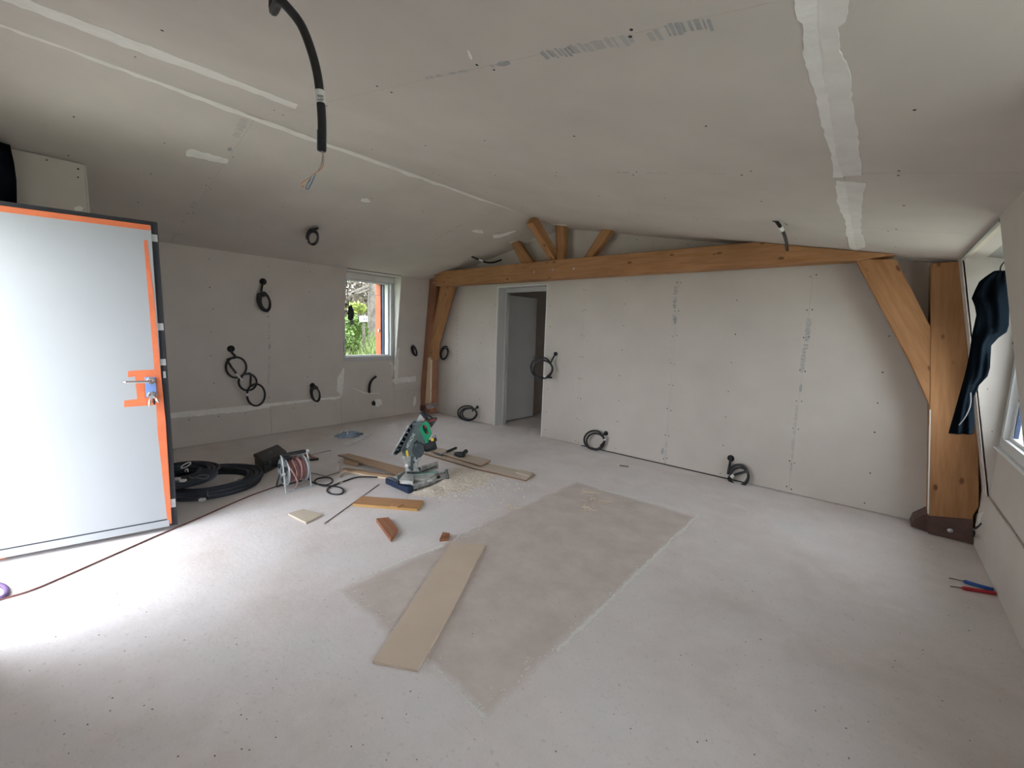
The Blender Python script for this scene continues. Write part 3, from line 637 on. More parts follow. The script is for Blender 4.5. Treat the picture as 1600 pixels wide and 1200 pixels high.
# right post and brace
Yr = 4.655
timber('post', pz([(1455, 411), (1500, 408), (1514, 570), (1529, 700), (1530, 792), (1520.5, 806), (1520, 846), (1450, 829)], Yr), Yr, .2)
timber('brace', pz([(1335, 404), (1400, 405), (1456, 514), (1455, 640), (1425, 573)], Yr+.005), Yr+.005, .17)
obj('base_plate', MB().prism([onY(x, y, Yr-.012) for x, y in ((1450, 806), (1519, 812), (1521, 851), (1450, 833))], (0, .012, 0)), M['rust'], tr)
obj('base_plate_side', MB().prism([onY(x, y, Yr+.04) for x, y in ((1428, 811), (1451, 801), (1451, 832), (1423, 822))], (0, .19, 0)), M['rust'], tr)
obj('white_edge_bead', MB().prism([onY(x, y, Yr-.004) for x, y in ((1452.5, 640), (1454.5, 640), (1451.5, 803), (1449.5, 803))], (0, .03, 0)), M['bead'], tr)
pb = onY(1485, 829, Yr-.012); obj('bolt_head', MB().tube([pb+Vector((0, .005, 0)), pb+Vector((0, -.006, 0)), pb+Vector((0, -.012, 0))], [.02, .018, .006], 12), M['galv'], tr, shade=True)
# king post and struts above the tie beam
Yk = 4.66
timber('king_post', pz([(867, 349), (881, 352), (880, 410), (869, 410)], Yk), Yk, .09)
timber('strut', pz([(941, 356), (956, 359), (922, 406), (909, 407)], Yk), Yk, .09)
timber('strut', pz([(798, 379), (809, 375), (835, 413), (816, 416)], Yk), Yk, .08)
# brace running forward from the king post to the ridge
rt = onX(842, 343, RX); p0 = Vector((RX+.02, 4.72, 2.44)); p1 = Vector((RX-.02, min(4.2, rt.y), zceil(RX-.05)-.02))
d = (p1-p0).normalized(); sx = Vector((1, 0, 0)); sy = d.cross(sx).normalized()
mb = MB().prism([p0-sx*.05-sy*.06, p0+sx*.05-sy*.06, p0+sx*.05+sy*.06, p0-sx*.05+sy*.06], p1-p0)
Mx = Matrix(((d.x, sx.x, sy.x, p0.x), (d.y, sx.y, sy.y, p0.y), (d.z, sx.z, sy.z, p0.z), (0, 0, 0, 1)))
obj('ridge_brace', mb, M['timber'], tr, Mx=Mx, bevel=.005)
for x, y in ((678, 442), (835, 425), (864, 422), (897, 420)):
    p = onY(x, y, Yb); obj('bolt_head', MB().cyl(p+Vector((0, .004, 0)), p+Vector((0, -.008, 0)), .013, 10), M['galv'], tr)

# ================================================================== CABLES
def pxcoil(fn, hole, c, rx, ry, turns, start=-1.2, jit=.10, tilt=0.0, d0=.03, dd=.006, tail=None):
    """loops of conduit hanging in front of a surface, laid out turn by turn"""
    pts = [fn(hole[0], hole[1], 0.002), fn(hole[0], hole[1], d0*.6)]; n = 14
    ph = start
    for k in range(int(turns*n)+1):
        q = int(k//n); a = ph + 2*math.pi*k/n; w = 1 - .09*q*1.2 + jit*math.sin(k*.45+rx) ; u, v = rx*w*math.cos(a), ry*w*math.sin(a)
        u += (q % 3-1)*rx*.13; v += (q*1.7 % 2-.8)*ry*.10
        pts.append(fn(c[0]+u*math.cos(tilt)-v*math.sin(tilt), c[1]+u*math.sin(tilt)+v*math.cos(tilt), d0+dd*k/n*2))
    if tail: pts.append(fn(tail[0], tail[1], d0+dd*turns*2+.01))
    return pts
def cable_thing(name, label, pts, r, parts=(), group=None, m='conduit', cat='cable', k=3):
    t = thing(name, label, cat, pts[0], group)
    sp = smooth_path(pts, k); obj('conduit', MB().tube(sp, r, 8), M[m], t, shade=True)
    for f in parts:
        i = int(f*(len(sp)-2)); obj('label_tag', MB().cyl(sp[i], sp[i+1]+(sp[i+1]-sp[i])*.6, r*1.25, 8), M['tag'], t)
    return t
def hole(fn, x, y, r, nrm, parent): obj('cable_hole', MB().disc(fn(x, y, .0005), nrm, r, .0015, 16), M['dark'], parent)
G = 'coiled cables hanging from the wall holes'
cable_thing('cable_coil', 'black conduit coil hanging beside the right edge of the doorway', pxcoil(bW, (868, 553), (850, 576), 16.5, 15.5, 2.4, -.6, d0=.10, tail=(862, 590)), .0125, (.97,), G); hole(bW, 868, 553, .03, NB, wb)
cable_thing('cable_coil', 'black conduit coil low on the back wall, nearest right of the doorway', pxcoil(bW, (947, 677), (931, 690), 15.5, 14.5, 2.1, -.6, d0=.05, tail=(938, 697)), .0125, (.96,), G); hole(bW, 947, 677, .03, NB, wb)
cable_thing('cable_coil', 'black conduit coil low on the back wall, the one nearest the right post', pxcoil(bW, (1142, 716), (1155, 742), 16, 16, 2.0, math.pi, d0=.05, tail=(1168, 736)), .0125, (.97,), G); hole(bW, 1142, 716, .035, NB, wb)
cable_thing('cable_coil', 'black conduit coil low on the back wall just left of the doorway', pxcoil(bW, (746, 636), (731, 647), 14.5, 11, 3.0, -.6, d0=.06), .0125, (), G); hole(bW, 746, 636, .028, NB, wb)
cable_thing('cable_coil', 'small black cable loop on the back wall beside the left post', pxcoil(bW, (698, 543), (694.5, 551), 5.5, 10, 2.2, -1.2, tilt=.25, d0=.04), .0125, (.5,), G); hole(bW, 698, 542, .02, NB, wb)
cable_thing('cable_coil', 'black cable bundle hanging high on the leaning left wall', pxcoil(tL, (411, 440), (415, 472), 9, 15, 3.1, -1.7, tilt=-.25, d0=.05, jit=.16), .0125, (), G); hole(tL, 411, 440, .042, NTL, wl)
pts = [tL(361, 545, .002), tL(361, 549, .03)] + [tL(369+16*math.cos(a), 574+16*math.sin(a), .05) for a in [(-1.6-.45*k) for k in range(17)]] + \
      [tL(387+14*math.cos(a), 597+13*math.sin(a), .07) for a in [(-2.6+.45*k) for k in range(18)]] + [tL(400+14*math.cos(a), 617+17*math.sin(a), .09) for a in [(-2.2+.45*k) for k in range(17)]]
cable_thing('cable_coil', 'black cable hanging in three linked loops on the leaning left wall', pts, .0125, (.36, .93), G); hole(tL, 361, 545, .042, NTL, wl)
cable_thing('cable_coil', 'small black cable loop by the filler joint of the left wall', pxcoil(tL, (488, 602), (493, 616), 6.5, 12, 2.1, -1.6, tilt=-.2, d0=.05), .0125, (.15,), G); hole(tL, 488, 602, .036, NTL, wl)
cable_thing('cable_coil', 'tight black cable bundle on the left wall between window and post', pxcoil(tL, (645, 541), (648, 548), 3.2, 8, 3.0, -1.7, tilt=-.3, d0=.03), .012, (), G)
cable_thing('conduit_stub', 'short black conduit stub curving out of the wall under the left window', [kL(577, 613, 0), kL(577, 608, .05), kL(578, 600, .10), kL(582, 593, .12), kL(588, 588, .13)], [.019]*26 if False else .019, (), None)
cable_thing('ceiling_cable_coil', 'small black cable coil hanging from the left ceiling slope', pxcoil(cL, (496, 357), (489.5, 372), 8.5, 11.5, 2.2, -1.3, d0=.06), .0125, (.35,), None); hole(cL, 490, 358, .03, NCL, ceil)
cable_thing('ceiling_cable', 'short black cable end poking from the ceiling above the left end of the truss beam', [cL(737, 401, 0), cL(748, 405.5, .06), cL(760, 410, .10), cL(772, 410, .12), cL(783, 406, .14)], .0125, (.3,), None)
t = cable_thing('ceiling_cable', 'short black cable hanging from the ceiling before the right end of the truss beam', [cR(1213, 346, 0), cR(1219, 354, .04), cR(1225, 366, .06), cR(1229, 380, .07), cR(1230, 391, .075)], .0115, (.35,), None); hole(cR, 1211, 346, .018, NCR, ceil)
q = cR(1230, 391, .075); obj('wire_end', MB().tube(smooth_path([q, q+Vector((0, 0, -.04)), q+Vector((-.012, 0, -.075))], 3), .003, 5), M['copper'], t)
# the big conduit in the foreground
V = View((-1.40, 0.60, 0))
top = cR(428, -12, 0)
px = [(437, 2), (455, 18), (472, 42), (486, 78), (495, 112), (500, 148), (503, 190), (502.5, 236)]
pts = [top, top + NCR*.05] + [V(x, y) for x, y in px]
t = cable_thing('hanging_conduit', 'thick black corrugated conduit curving down from the ceiling with bare wire loops', pts, .0128, (), None, k=5)
sp = smooth_path([V(x, y) for x, y in px], 8)
obj('label_tag', MB().cyl(V(499.5, 142), V(501.5, 162), .0142, 10), M['tag'], t)
for (x, y, l) in ((499, 150, .006), (502, 150, .006), (500, 156, .007), (503, 155, .005)): obj('label_print', MB().box((-l, -.0004, -.003), (l, .0004, .003), Matrix.Rotation(-math.atan2(V.r.y, V.r.x)*-1, 3, 'Z'), V(x, y, .0145)), M['print'], t)
for k in range(14):
    y = 205+k*2.2; obj('conduit_rib', MB().torus(V(502.7, y), (0, 0, 1), .0128, .0012, 14, 4), M['conduit'], t)
for m_, pp in (('cream', [(503, 236), (504, 250), (499, 263), (488, 275), (479, 283), (471, 289), (469, 292), (474, 294), (480, 287)]),
               ('bluewire', [(504, 236), (503.5, 252), (498, 265), (487, 276), (480, 288), (478, 294), (482, 295), (488, 284), (493, 272)]),
               ('copper', [(505, 236), (505.5, 250), (503, 262), (492, 271), (483, 279), (473, 285), (471, 290), (476, 293)])):
    obj('wire', MB().tube(smooth_path([V(x, y) for x, y in pp], 4), .0017, 5), M[m_], t, shade=True)
# charger hanging in the left window
Yw = 3.36
def wv(x, y): return onX(x, y, -6.02)
t = thing('hanging_transformer', 'small black transformer with thin leads hanging at the left edge of the window', 'transformer', wv(545, 490))
obj('lead', MB().tube(smooth_path([wv(541, 436), wv(543, 458), wv(545, 478)], 4), .005, 6), M['black'], t)
obj('lead', MB().tube(smooth_path([wv(545, 478), wv(540.5, 475), wv(541, 484), wv(544, 492)], 4), .007, 6), M['black'], t)
obj('housing', MB().prism([wv(x, y) for x, y in ((544, 479), (547, 476), (551, 488), (550, 497), (546, 501), (543, 498))], (.05, 0, 0)), M['black'], t, bevel=.006)
obj('plug', MB().prism([wv(x, y) for x, y in ((547, 500), (550, 499), (551.5, 507), (547.5, 508))], (.03, 0, 0)), M['greycable'], t)
obj('lead', MB().tube(smooth_path([wv(550, 500), wv(555, 508), wv(558, 515), wv(556, 505)], 4), .004, 5), M['black'], t)
obj('lead', MB().tube(smooth_path([wv(548, 507), wv(544, 515), wv(541.5, 520)], 4), .0035, 5), M['black'], t)
# wire by the right post foot
def fR(x, y, d): return onX(x, y, XR-d)
cable_thing('wire_tail', 'thin black wire tail poking out of the wall by the right post foot', [fR(1521, 838, .003), fR(1521, 838, .03), fR(1522.5, 832, .04), fR(1519, 829, .05), fR(1526, 825, .05), fR(1533, 818, .04)], .005, ())

# ================================================================== JACKET in the right recess
JY = 4.30
def jk(x, y): return onY(x, y, JY)
rows = [(424, 1552, 1572), (432, 1540, 1574), (440, 1530, 1575), (452, 1524, 1575.5), (466, 1518, 1576), (478, 1523, 1577), (492, 1525.5, 1577), (508, 1522, 1576.5), (519, 1519.5, 1573), (528, 1518, 1560), (540, 1516.5, 1549), (556, 1514, 1548), (575, 1510, 1547), (588, 1507, 1543), (602, 1503, 1530), (620, 1498, 1522), (645, 1491, 1522.5), (665, 1485, 1523), (677, 1482, 1522)]
rr_ = []
for (a0, a1, a2), (b0, b1, b2) in zip(rows, rows[1:]):
    for q in range(3): rr_.append((a0+(b0-a0)*q/3, a1+(b1-a1)*q/3, a2+(b2-a2)*q/3))
rows = rr_ + [rows[-1]]
mb = MB(); m_ = 17
for i, (y, xa, xb) in enumerate(rows):
    i_ = i/3
    for j in range(m_):
        u = j/(m_-1); p = jk(xa+(xb-xa)*u, y); b = max(0, math.sin(math.pi*u))**.6
        fold = .016*math.sin(u*9+i_*.35)+.010*math.sin(u*17-i_*.6)+.010*math.sin(i_*1.3+u*4)
        mb.v.append(p + Vector((0, -b*(.05+fold), 0)))
    for j in range(m_):
        u = j/(m_-1); p = jk(xa+(xb-xa)*u, y); mb.v.append(p + Vector((0, .03*math.sin(math.pi*u)+.002, 0)))
for i in range(len(rows)-1):
    a, b = i*2*m_, (i+1)*2*m_
    for j in range(m_-1): mb.f += [(a+j, a+j+1, b+j+1, b+j), (a+m_+j, b+m_+j, b+m_+j+1, a+m_+j+1)]
    mb.f += [(a, b, b+m_, a+m_), (a+m_-1, a+2*m_-1, b+2*m_-1, b+m_-1)]
e = (len(rows)-1)*2*m_
mb.f += [tuple(range(m_-1, -1, -1))+tuple(range(m_, 2*m_)), tuple(e+i for i in range(m_))+tuple(e+i for i in range(2*m_-1, m_-1, -1))]
t = thing('hanging_jacket', 'dark navy work jacket hanging in the window recess beside the right post', 'jacket', jk(1530, 560))
o = obj('body', mb, M['cloth'], t, shade=True)
obj('pale_scuff', MB().tube(smooth_path([jk(1514, 612)+Vector((0, -.075, 0)), jk(1513, 632)+Vector((0, -.08, 0)), jk(1505, 650)+Vector((0, -.08, 0)), jk(1496, 662)+Vector((0, -.07, 0))], 5), .003, 5), M['greycable'], t)
obj('hanging_loop', MB().tube(smooth_path([jk(1563, 428), jk(1568, 412)+Vector((0, .05, 0)), Vector((.62, 4.32, 2.121))], 4), .004, 5), M['black'], t)

# ================================================================== FLOOR THINGS : boards
def plank(name, px, z0, t, m, label, cat='board', group=None, parent=None, bev=.0, edge=None):
    poly = [fl(x, y, z0+t) for x, y in px]; Mx = frame_for(poly)
    o = obj(name, MB().prism(poly, (0, 0, -t)), M[m], parent, Mx=Mx, bevel=bev)
    if edge:
        o.data.materials.append(M[edge])
        for i, f in enumerate(o.data.polygons): f.material_index = 0 if i == 0 else 1
    return tag(o, label, cat, group) if parent is None else o
plank('long_board', [(582, 1033), (652, 1046), (702, 962), (758, 851), (705, 847), (650, 931)], .002, .013, 'mdf', 'long beige board lying on the brown floor patch')
plank('board_offcut', [(450, 802), (474, 795), (504, 803), (478, 816)], .002, .014, 'scrap', 'small cream square offcut lying by itself below the cable reel')
plank('floor_plank', [(551, 787), (565, 775), (661, 782), (652, 795)], .002, .022, 'plank_orange', 'orange brown plank with a small chip on it, nearest to the camera below the saw', edge='plank_gold')
plank('wood_chip', [(609, 789.5), (620, 785), (631, 787), (621, 792)], .0245, .008, 'plank_orange', 'small wood chip lying on the orange brown plank', 'offcut')
plank('wood_offcut', [(588, 810), (607, 808), (622, 826), (611, 841)], .002, .028, 'plank_red', 'reddish brown wood offcut with a cut corner in front of the orange plank', 'offcut')
plank('wood_offcut', [(687, 842), (692, 831), (703, 833), (700, 841)], .002, .02, 'plank_red', 'tiny reddish wood offcut at the head of the long beige board', 'offcut')
plank('dark_plank', [(528, 710.5), (545, 708.5), (640, 733), (625, 741), (570, 724)], .045, .014, 'plank_brown', 'wide brown plank running from the left up to the mitre saw base', edge='plank_dark')
plank('dark_plank_rest', [(537, 716), (560, 719), (560, 723), (537, 719)], .002, .042, 'plank_brown', 'short block under the left end of the wide brown plank', 'block')
plank('slat', [(534, 734), (541, 731.5), (622, 744), (618, 748), (575, 742)], .003, .018, 'timber_pale', 'narrow pale slat with bark edge left of the mitre saw', 'slat')
plank('slat', [(535, 733), (541, 730.5), (619, 742), (619, 744.5)], .022, .012, 'plank_brown', 'narrow brown slat lying on top of the pale slat', 'slat')
t = thing('batten_offcut', 'grey batten offcut standing by the left ends of the slats', 'offcut', fl(533, 746))
VV = View(fl(533, 746)); obj('batten', MB().prism([VV(x, y) for x, y in ((528.5, 723), (531, 722), (535, 747), (531, 748))], VV.a*.03), M['rod'], t)
obj('splinter', MB().tube([VV(527, 744), VV(541, 734)], .004, 5), M['timber_pale'], t)
plank('white_crumb', [(529, 752), (534, 750), (536, 753), (531, 755)], .001, .012, 'plasterdust' if False else 'plasterdust', 'small white plaster crumb beside the standing batten offcut', 'crumb')
plank('long_plank', [(662, 708), (672, 704), (836, 740), (822, 750), (740, 731)], .002, .016, 'plank_pale', 'long dusty plank behind the saw under the hammer', edge='plank_dark')
plank('short_plank', [(674, 704.5), (684, 699), (767, 718.5), (751, 727.5)], .019, .016, 'plank_pale', 'shorter dusty plank lying on the long plank, the hammer on it', edge='plank_dark')
plank('wood_block', [(806, 737), (813, 734), (833, 738), (826, 743)], .019, .014, 'plank_pale', 'small flat block on the right end of the long plank', 'block')
plank('white_strip', [(536, 694), (546, 695.5), (580, 678), (570, 677)], .002, .01, 'pvc', 'white plastic strip, the nearer of two beside the blue bag', 'strip')
plank('white_strip', [(548, 690), (555, 691), (572, 681), (566, 680)], .013, .008, 'pvc', 'short white plastic strip lying against the blue bag', 'strip')
tag(obj('thin_rod', MB().tube([fl(507, 818, .004), fl(592, 757, .004)], .004, 6), M['rod']), 'thin dark rod lying under the left corner of the orange plank', 'rod')
# blue plastic bag
mb = MB(); c = fl(545, 681); n, m_ = 16, 6
for i in range(m_+1):
    for j in range(n):
        a = 2*math.pi*j/n; rr = math.cos(i/m_*math.pi/2)**.7*(1+.18*math.sin(a*5+i)+.12*math.sin(a*9-i*2)); h = math.sin(i/m_*math.pi/2)*.05*(1+.3*math.sin(a*7+i*2))
        mb.v.append(c + Vector((math.cos(a)*.13*rr*.9+.0, math.sin(a)*.17*rr, h+.001)))
for i in range(m_):
    for j in range(n): mb.f.append((i*n+j, i*n+(j+1) % n, (i+1)*n+(j+1) % n, (i+1)*n+j))
mb.f.append(tuple(m_*n+j for j in range(n)))
mb.f.append(tuple(range(n-1, -1, -1)))
t = thing('plastic_bag', 'crumpled blue grey plastic bag with white fittings on the floor by the left wall', 'bag', c)
obj('bag_body', mb, M['bag'], t)
for k in range(7):
    p = c + Vector((random.uniform(-.09, .09), random.uniform(-.12, .12), .045)); obj('fitting', MB().tube([p, p+Vector((.01, .01, .03+random.uniform(0, .02)))], [.012, .006], 6), M['tag'], t)

# ================================================================== MITRE SAW
O = fl(648, 757); SV = View(O)
saw = thing('mitre_saw', 'grey and green mitre saw with a tilted upper table on the floor', 'saw', O)
def sp_(name, px, d, t, m, parent=None, bev=.003, seg=1): return obj(name, MB().prism([SV(x, y, d) for x, y in px], SV.a*t), M[m], parent or saw, bevel=bev, seg=seg)
bx0, bx1, by0, by1 = -3.45, -3.12, 2.30, 2.66
obj('foot_bar', MB().prism([(-3.47, 2.235, 0), (-3.11, 2.235, 0), (-3.095, 2.27, 0), (-3.11, 2.305, 0), (-3.47, 2.305, 0), (-3.49, 2.27, 0)], (0, 0, .062)), M['navy'], saw, bevel=.012, seg=2)
base = obj('base', MB().box((bx0+.01, by0, .012), (bx1, by1, .075)), M['alu'], saw, bevel=.012, seg=2)
for x, y in ((bx0+.03, by1-.03), (bx1-.03, by1-.03), (bx1-.03, by0+.04)): obj('rubber_foot', MB().cyl((x, y, 0), (x, y, .014), .022, 12), M['black'], base)
obj('turntable', MB().cyl((-3.26, 2.49, .074), (-3.26, 2.49, .098), .145, 32), M['alulight'], saw, bevel=.004)
obj('kerf_insert', MB().box((-.14, -.028, 0), (.14, .028, .004), Matrix.Rotation(math.radians(60), 3, 'Z'), (-3.24, 2.52, .098)), M['greenpaint'], saw)
obj('side_table', MB().prism([fl(x, y, .11) for x, y in ((622, 740), (632, 736), (647, 741), (645, 752), (623, 750))], (0, 0, -.036)), M['alulight'], saw, bevel=.004)
obj('table_edge', MB().prism([fl(x, y, .112) for x, y in ((620.5, 743), (632, 736), (634, 737), (622, 751))], (0, 0, -.05)), M['black'], saw, bevel=.003)
for k, dy in enumerate((0, 1)):
    q0, q1 = fl(657, 740-6*dy, .085), fl(684, 732-6*dy, .085); u = (q1-q0).normalized(); w = Vector((-u.y, u.x, 0))
    obj('fence', MB().prism([q0-w*.012, q1-w*.012, q1+w*.012, q0+w*.012], (0, 0, .045-.01*k)), M['alulight' if k else 'alu'], saw, bevel=.004)
obj('fence_slot', MB().cyl(fl(658, 737, .125), fl(682, 729, .125), .006, 8), M['black'], saw)
for a_, b_ in (((676, 744), (698, 737)), ((672, 751), (699, 746))): obj('extension_bar', MB().tube([fl(*a_, .05), fl(*b_, .05)], .010, 8), M['alulight'], saw, shade=True)
obj('extension_end', MB().tube([fl(697.5, 735, .05), fl(700, 748, .05)], .014, 8), M['guarddark'], saw)
obj('clamp_knob', MB().cyl(fl(682, 747, .06), fl(687, 745.5, .06), .018, 14), M['black'], saw, bevel=.003)
obj('lock_lever', MB().tube(smooth_path([fl(668, 752, .06), fl(674, 750, .07), fl(681, 745, .07)], 4), .017, 10), M['alulight'], saw, shade=True)
for x in (-3.36, -3.24): obj('base_screw', MB().cyl((x, by0-.002, .045), (x, by0+.01, .045), .012, 10), M['black'], base)
obj('hinge_bracket', MB().cyl(SV(636, 735, -.02), SV(657, 735, -.02), .03, 14), M['guarddark'], saw)
arm = sp_('pivot_arm', [(629, 712), (640, 710), (653, 712), (658.5, 712), (657, 719), (653, 723), (653, 732), (656, 737), (633, 737), (633, 727), (629, 719)], .02, .07, 'alu', bev=.006, seg=2)
p = SV(635.3, 727, .022); obj('pivot_cap', MB().cyl(p, p-SV.a*.012, .016, 14), M['tag'], arm, bevel=.002)
for x, y, r in ((646, 722, .014), (640, 731, .012), (651, 716, .01)):
    p = SV(x, y, .021); obj('arm_recess', MB().cyl(p, p-SV.a*.006, r, 10), M['guarddark'], arm)
sp_('arm_rib', [(642, 713), (646, 713), (645, 736), (641, 736)], .03, .05, 'guarddark', arm)
guard = sp_('blade_guard', [(626, 704), (628, 699), (644, 666), (646, 661), (660, 658.5), (661, 663), (656, 671), (660, 677), (664, 689), (664, 696), (662, 707), (656, 713), (647, 715), (640, 712), (636, 714), (631, 713)], .03, .055, 'guard', bev=.006, seg=2)
sp_('guard_rim', [(627.5, 703), (645.5, 664), (648, 664), (636, 690), (634, 703), (631, 708)], .034, .01, 'guarddark', guard, .002)
cc = (653.5, 703)
obj('disc_cover', MB().prism([SV(cc[0]+10*math.cos(2*math.pi*k/26), cc[1]+12.5*math.sin(2*math.pi*k/26)*(1 if math.sin(2*math.pi*k/26) > -.75 else .92), .055) for k in range(26)], SV.a*.03), M['guarddark'], saw, bevel=.006, seg=2)
p = SV(650, 696, .056); obj('cover_screw', MB().cyl(p, p-SV.a*.006, .011, 12), M['guard'], saw)
sp_('cover_slot', [(646, 692), (652, 687.5), (653, 690), (647, 694.5)], .038, .01, 'black', guard, 0)
sp_('warning_label', [(634, 704.5), (637, 703.5), (638.5, 712), (636.5, 714.5), (635, 712)], .0355, .006, 'yellow', guard, 0)
cu = bpy.data.curves.new('lettering', 'FONT'); cu.body = 'HITACHI'; cu.size = .034; cu.extrude = .0008; cu.align_x = 'LEFT'
to = bpy.data.objects.new('lettering_source', cu); COL.objects.link(to); bpy.context.view_layer.update()
me = bpy.data.meshes.new_from_object(to.evaluated_get(bpy.context.evaluated_depsgraph_get())); bpy.data.objects.remove(to)
me.materials.clear(); me.materials.append(M['letter']); lt = bpy.data.objects.new('lettering', me); COL.objects.link(lt)
p0, p1 = SV(637.5, 700.5, .0355), SV(649, 679, .0355); u = (p1-p0).normalized(); n_ = -SV.a; v_ = n_.cross(u)
k_ = (p1-p0).length/max(v.co.x for v in me.vertices)
lt.parent = guard; lt.matrix_local = WM[guard.name].inverted() @ Matrix(((u.x*k_, v_.x*k_, n_.x, p0.x), (u.y*k_, v_.y*k_, n_.y, p0.y), (u.z*k_, v_.z*k_, n_.z, p0.z), (0, 0, 0, 1)))
lt.name = 'lettering'
# upper table seen almost on edge
e0, e1 = SV(613, 711, .05), SV(640, 664.5, .05); dd = (SV.a*.30 + SV.r*.10); tn = (e1-e0).cross(dd).normalized()
if tn.dot(SV.r) > 0: tn = -tn
tab = obj('upper_table', MB().prism([e0, e1, e1+dd, e0+dd], tn*.014), M['alu'], saw, bevel=.003)
for k in range(7):
    s = .06+.145*k; q = e0+(e1-e0)*s; w = (e1-e0).normalized()*.006
    obj('table_rib', MB().prism([q-w, q+w, q+w+dd*.97, q-w+dd*.97], -tn*.03), M['guarddark'], tab)
obj('table_underside', MB().prism([e0+(e1-e0)*.01+dd*.02, e0+(e1-e0)*.99+dd*.02, e0+(e1-e0)*.99+dd*.98, e0+(e1-e0)*.01+dd*.98], -tn*.004), M['guarddark'], tab)
sp_('table_bracket', [(640, 668), (646, 658), (657, 655), (661, 659), (650, 668)], .0, .05, 'guarddark', None, .004)
def resamp(pl, n=24):
    c = (sum(p[0] for p in pl)/len(pl), sum(p[1] for p in pl)/len(pl)); out = []
    for k in range(n):
        a = 2*math.pi*k/n; dx, dy = math.cos(a), math.sin(a); best = 0
        for (x0, y0), (x1, y1) in zip(pl, pl[1:]+pl[:1]):
            ex, ey = x1-x0, y1-y0; den = dx*ey-dy*ex
            if abs(den) < 1e-9: continue
            t_ = ((x0-c[0])*ey-(y0-c[1])*ex)/den; s = ((x0-c[0])*dy-(y0-c[1])*dx)/den
            if t_ > 0 and -1e-6 <= s <= 1+1e-6: best = max(best, t_)
        out.append((c[0]+dx*best, c[1]+dy*best))
    return out
ho = [(654, 671), (661, 660), (667, 657.5), (670, 661), (673, 673), (675, 677), (671, 684), (669, 689), (666, 691), (661, 685), (658, 680)]
hi = [(660, 665.5), (663, 663.5), (667, 668), (670, 677), (668, 680), (664, 677), (661, 671)]
obj('handle', MB().ring([SV(x, y, .03) for x, y in resamp(ho)], [SV(x, y, .03) for x, y in resamp(hi)], SV.a*.045), M['green'], saw, bevel=.004, seg=2)
sp_('handle_core', hi, .0, .012, 'greendark', None, 0)
sp_('trigger', [(662, 664), (665, 664), (667, 669), (664, 669)], .02, .02, 'red'); sp_('trigger_lock', [(667, 675), (669, 675), (669.5, 679), (667, 679)], .02, .02, 'red')
sp_('handle_neck', [(660, 683), (666, 687), (670, 690), (668, 697), (662, 694)], .025, .04, 'green')
q0, q1 = SV(662, 699, -.01), SV(681.5, 693.5, -.01); ax_ = (q1-q0).normalized()
mot = obj('motor', MB().tube([q0, q0+ax_*.03, q1-ax_*.02, q1], [.048, .055, .055, .045], 18), M['black'], saw, shade=False, bevel=.004)
sp_('motor_cap', [(676, 686), (681, 683), (683, 688.5), (681, 690), (682, 700), (679, 702)], .05, .09, 'black', mot); sp_('motor_label', [(672.5, 686), (677, 684.5), (678, 688.5), (674, 690)], .058, .01, 'yellow', mot, 0)
obj('dust_chute', MB().tube([SV(658, 644, 0), SV(668, 655, 0)], .017, 10), M['black'], saw, shade=True)
obj('dust_chute_bar', MB().tube([SV(662, 643, .02), SV(676, 654, .02)], .009, 8), M['black'], saw)
sp_('rear_bracket', [(667, 656), (683, 653), (683.5, 655), (673.5, 669), (671, 662)], 0, .05, 'guarddark'); sp_('red_strip', [(670, 658), (680, 654.5), (680.5, 656), (671, 660)], .012, .012, 'red'); sp_('red_clip', [(662.5, 656.5), (665.5, 656), (665.5, 658.5), (663, 659)], .02, .02, 'red')
sp_('clear_guard', [(649.5, 660), (657.5, 645), (662, 655), (658, 659)], .0, .008, 'clear', None, 0)

# cords on the floor
def fpath(px, z): return [fl(x, y, z) for x, y in px]
tag(obj('looped_cord', MB().tube(smooth_path(fpath([(473, 741), (478, 744), (484, 750), (491, 755), (500, 757), (510, 757.5), (518, 754), (519.5, 750), (515, 746.5), (506, 746), (496, 748), (491.5, 752), (497, 756)][:12] + [(494, 755.5), (505, 759), (520, 759.5), (531, 761.5), (536.5, 766), (534, 771), (526, 772.5), (516, 771), (511, 767), (514, 762), (524, 757), (540, 751), (556, 746), (572, 745), (590, 745.5), (604, 744)], .010), 4), .007, 7), M['black'], shade=True), 'black power cord looping over the floor from the reel to the saw', 'cord')
tag(obj('grey_cord', MB().tube(smooth_path(fpath([(474, 739), (485, 739), (497, 741), (508, 744), (516, 742), (526, 739), (533, 736)], .008), 4), .005, 6), M['greycable'], shade=True), 'thin grey cord on the floor behind the black looped cord', 'cord')
tag(obj('floor_cable', MB().tube(smooth_path(fpath([(-30, 946), (0, 937), (50, 922), (100, 901), (150, 879), (200, 857), (250, 835), (300, 814), (350, 792), (390, 775), (420, 764), (437, 758), (446, 752)], .006), 5), .0055, 7), M['browncable'], shade=True), 'reddish brown cable stretched straight over the floor from the reel', 'cable')
tag(obj('cable_ring', MB().tube([fl(-6+17*math.cos(a), 924+11*math.sin(a), .012) for a in [2*math.pi*k/24 for k in range(24)]], .012, 8, True), M['purple'], shade=True), 'dark purple cable ring on the floor at the far left edge', 'ring')

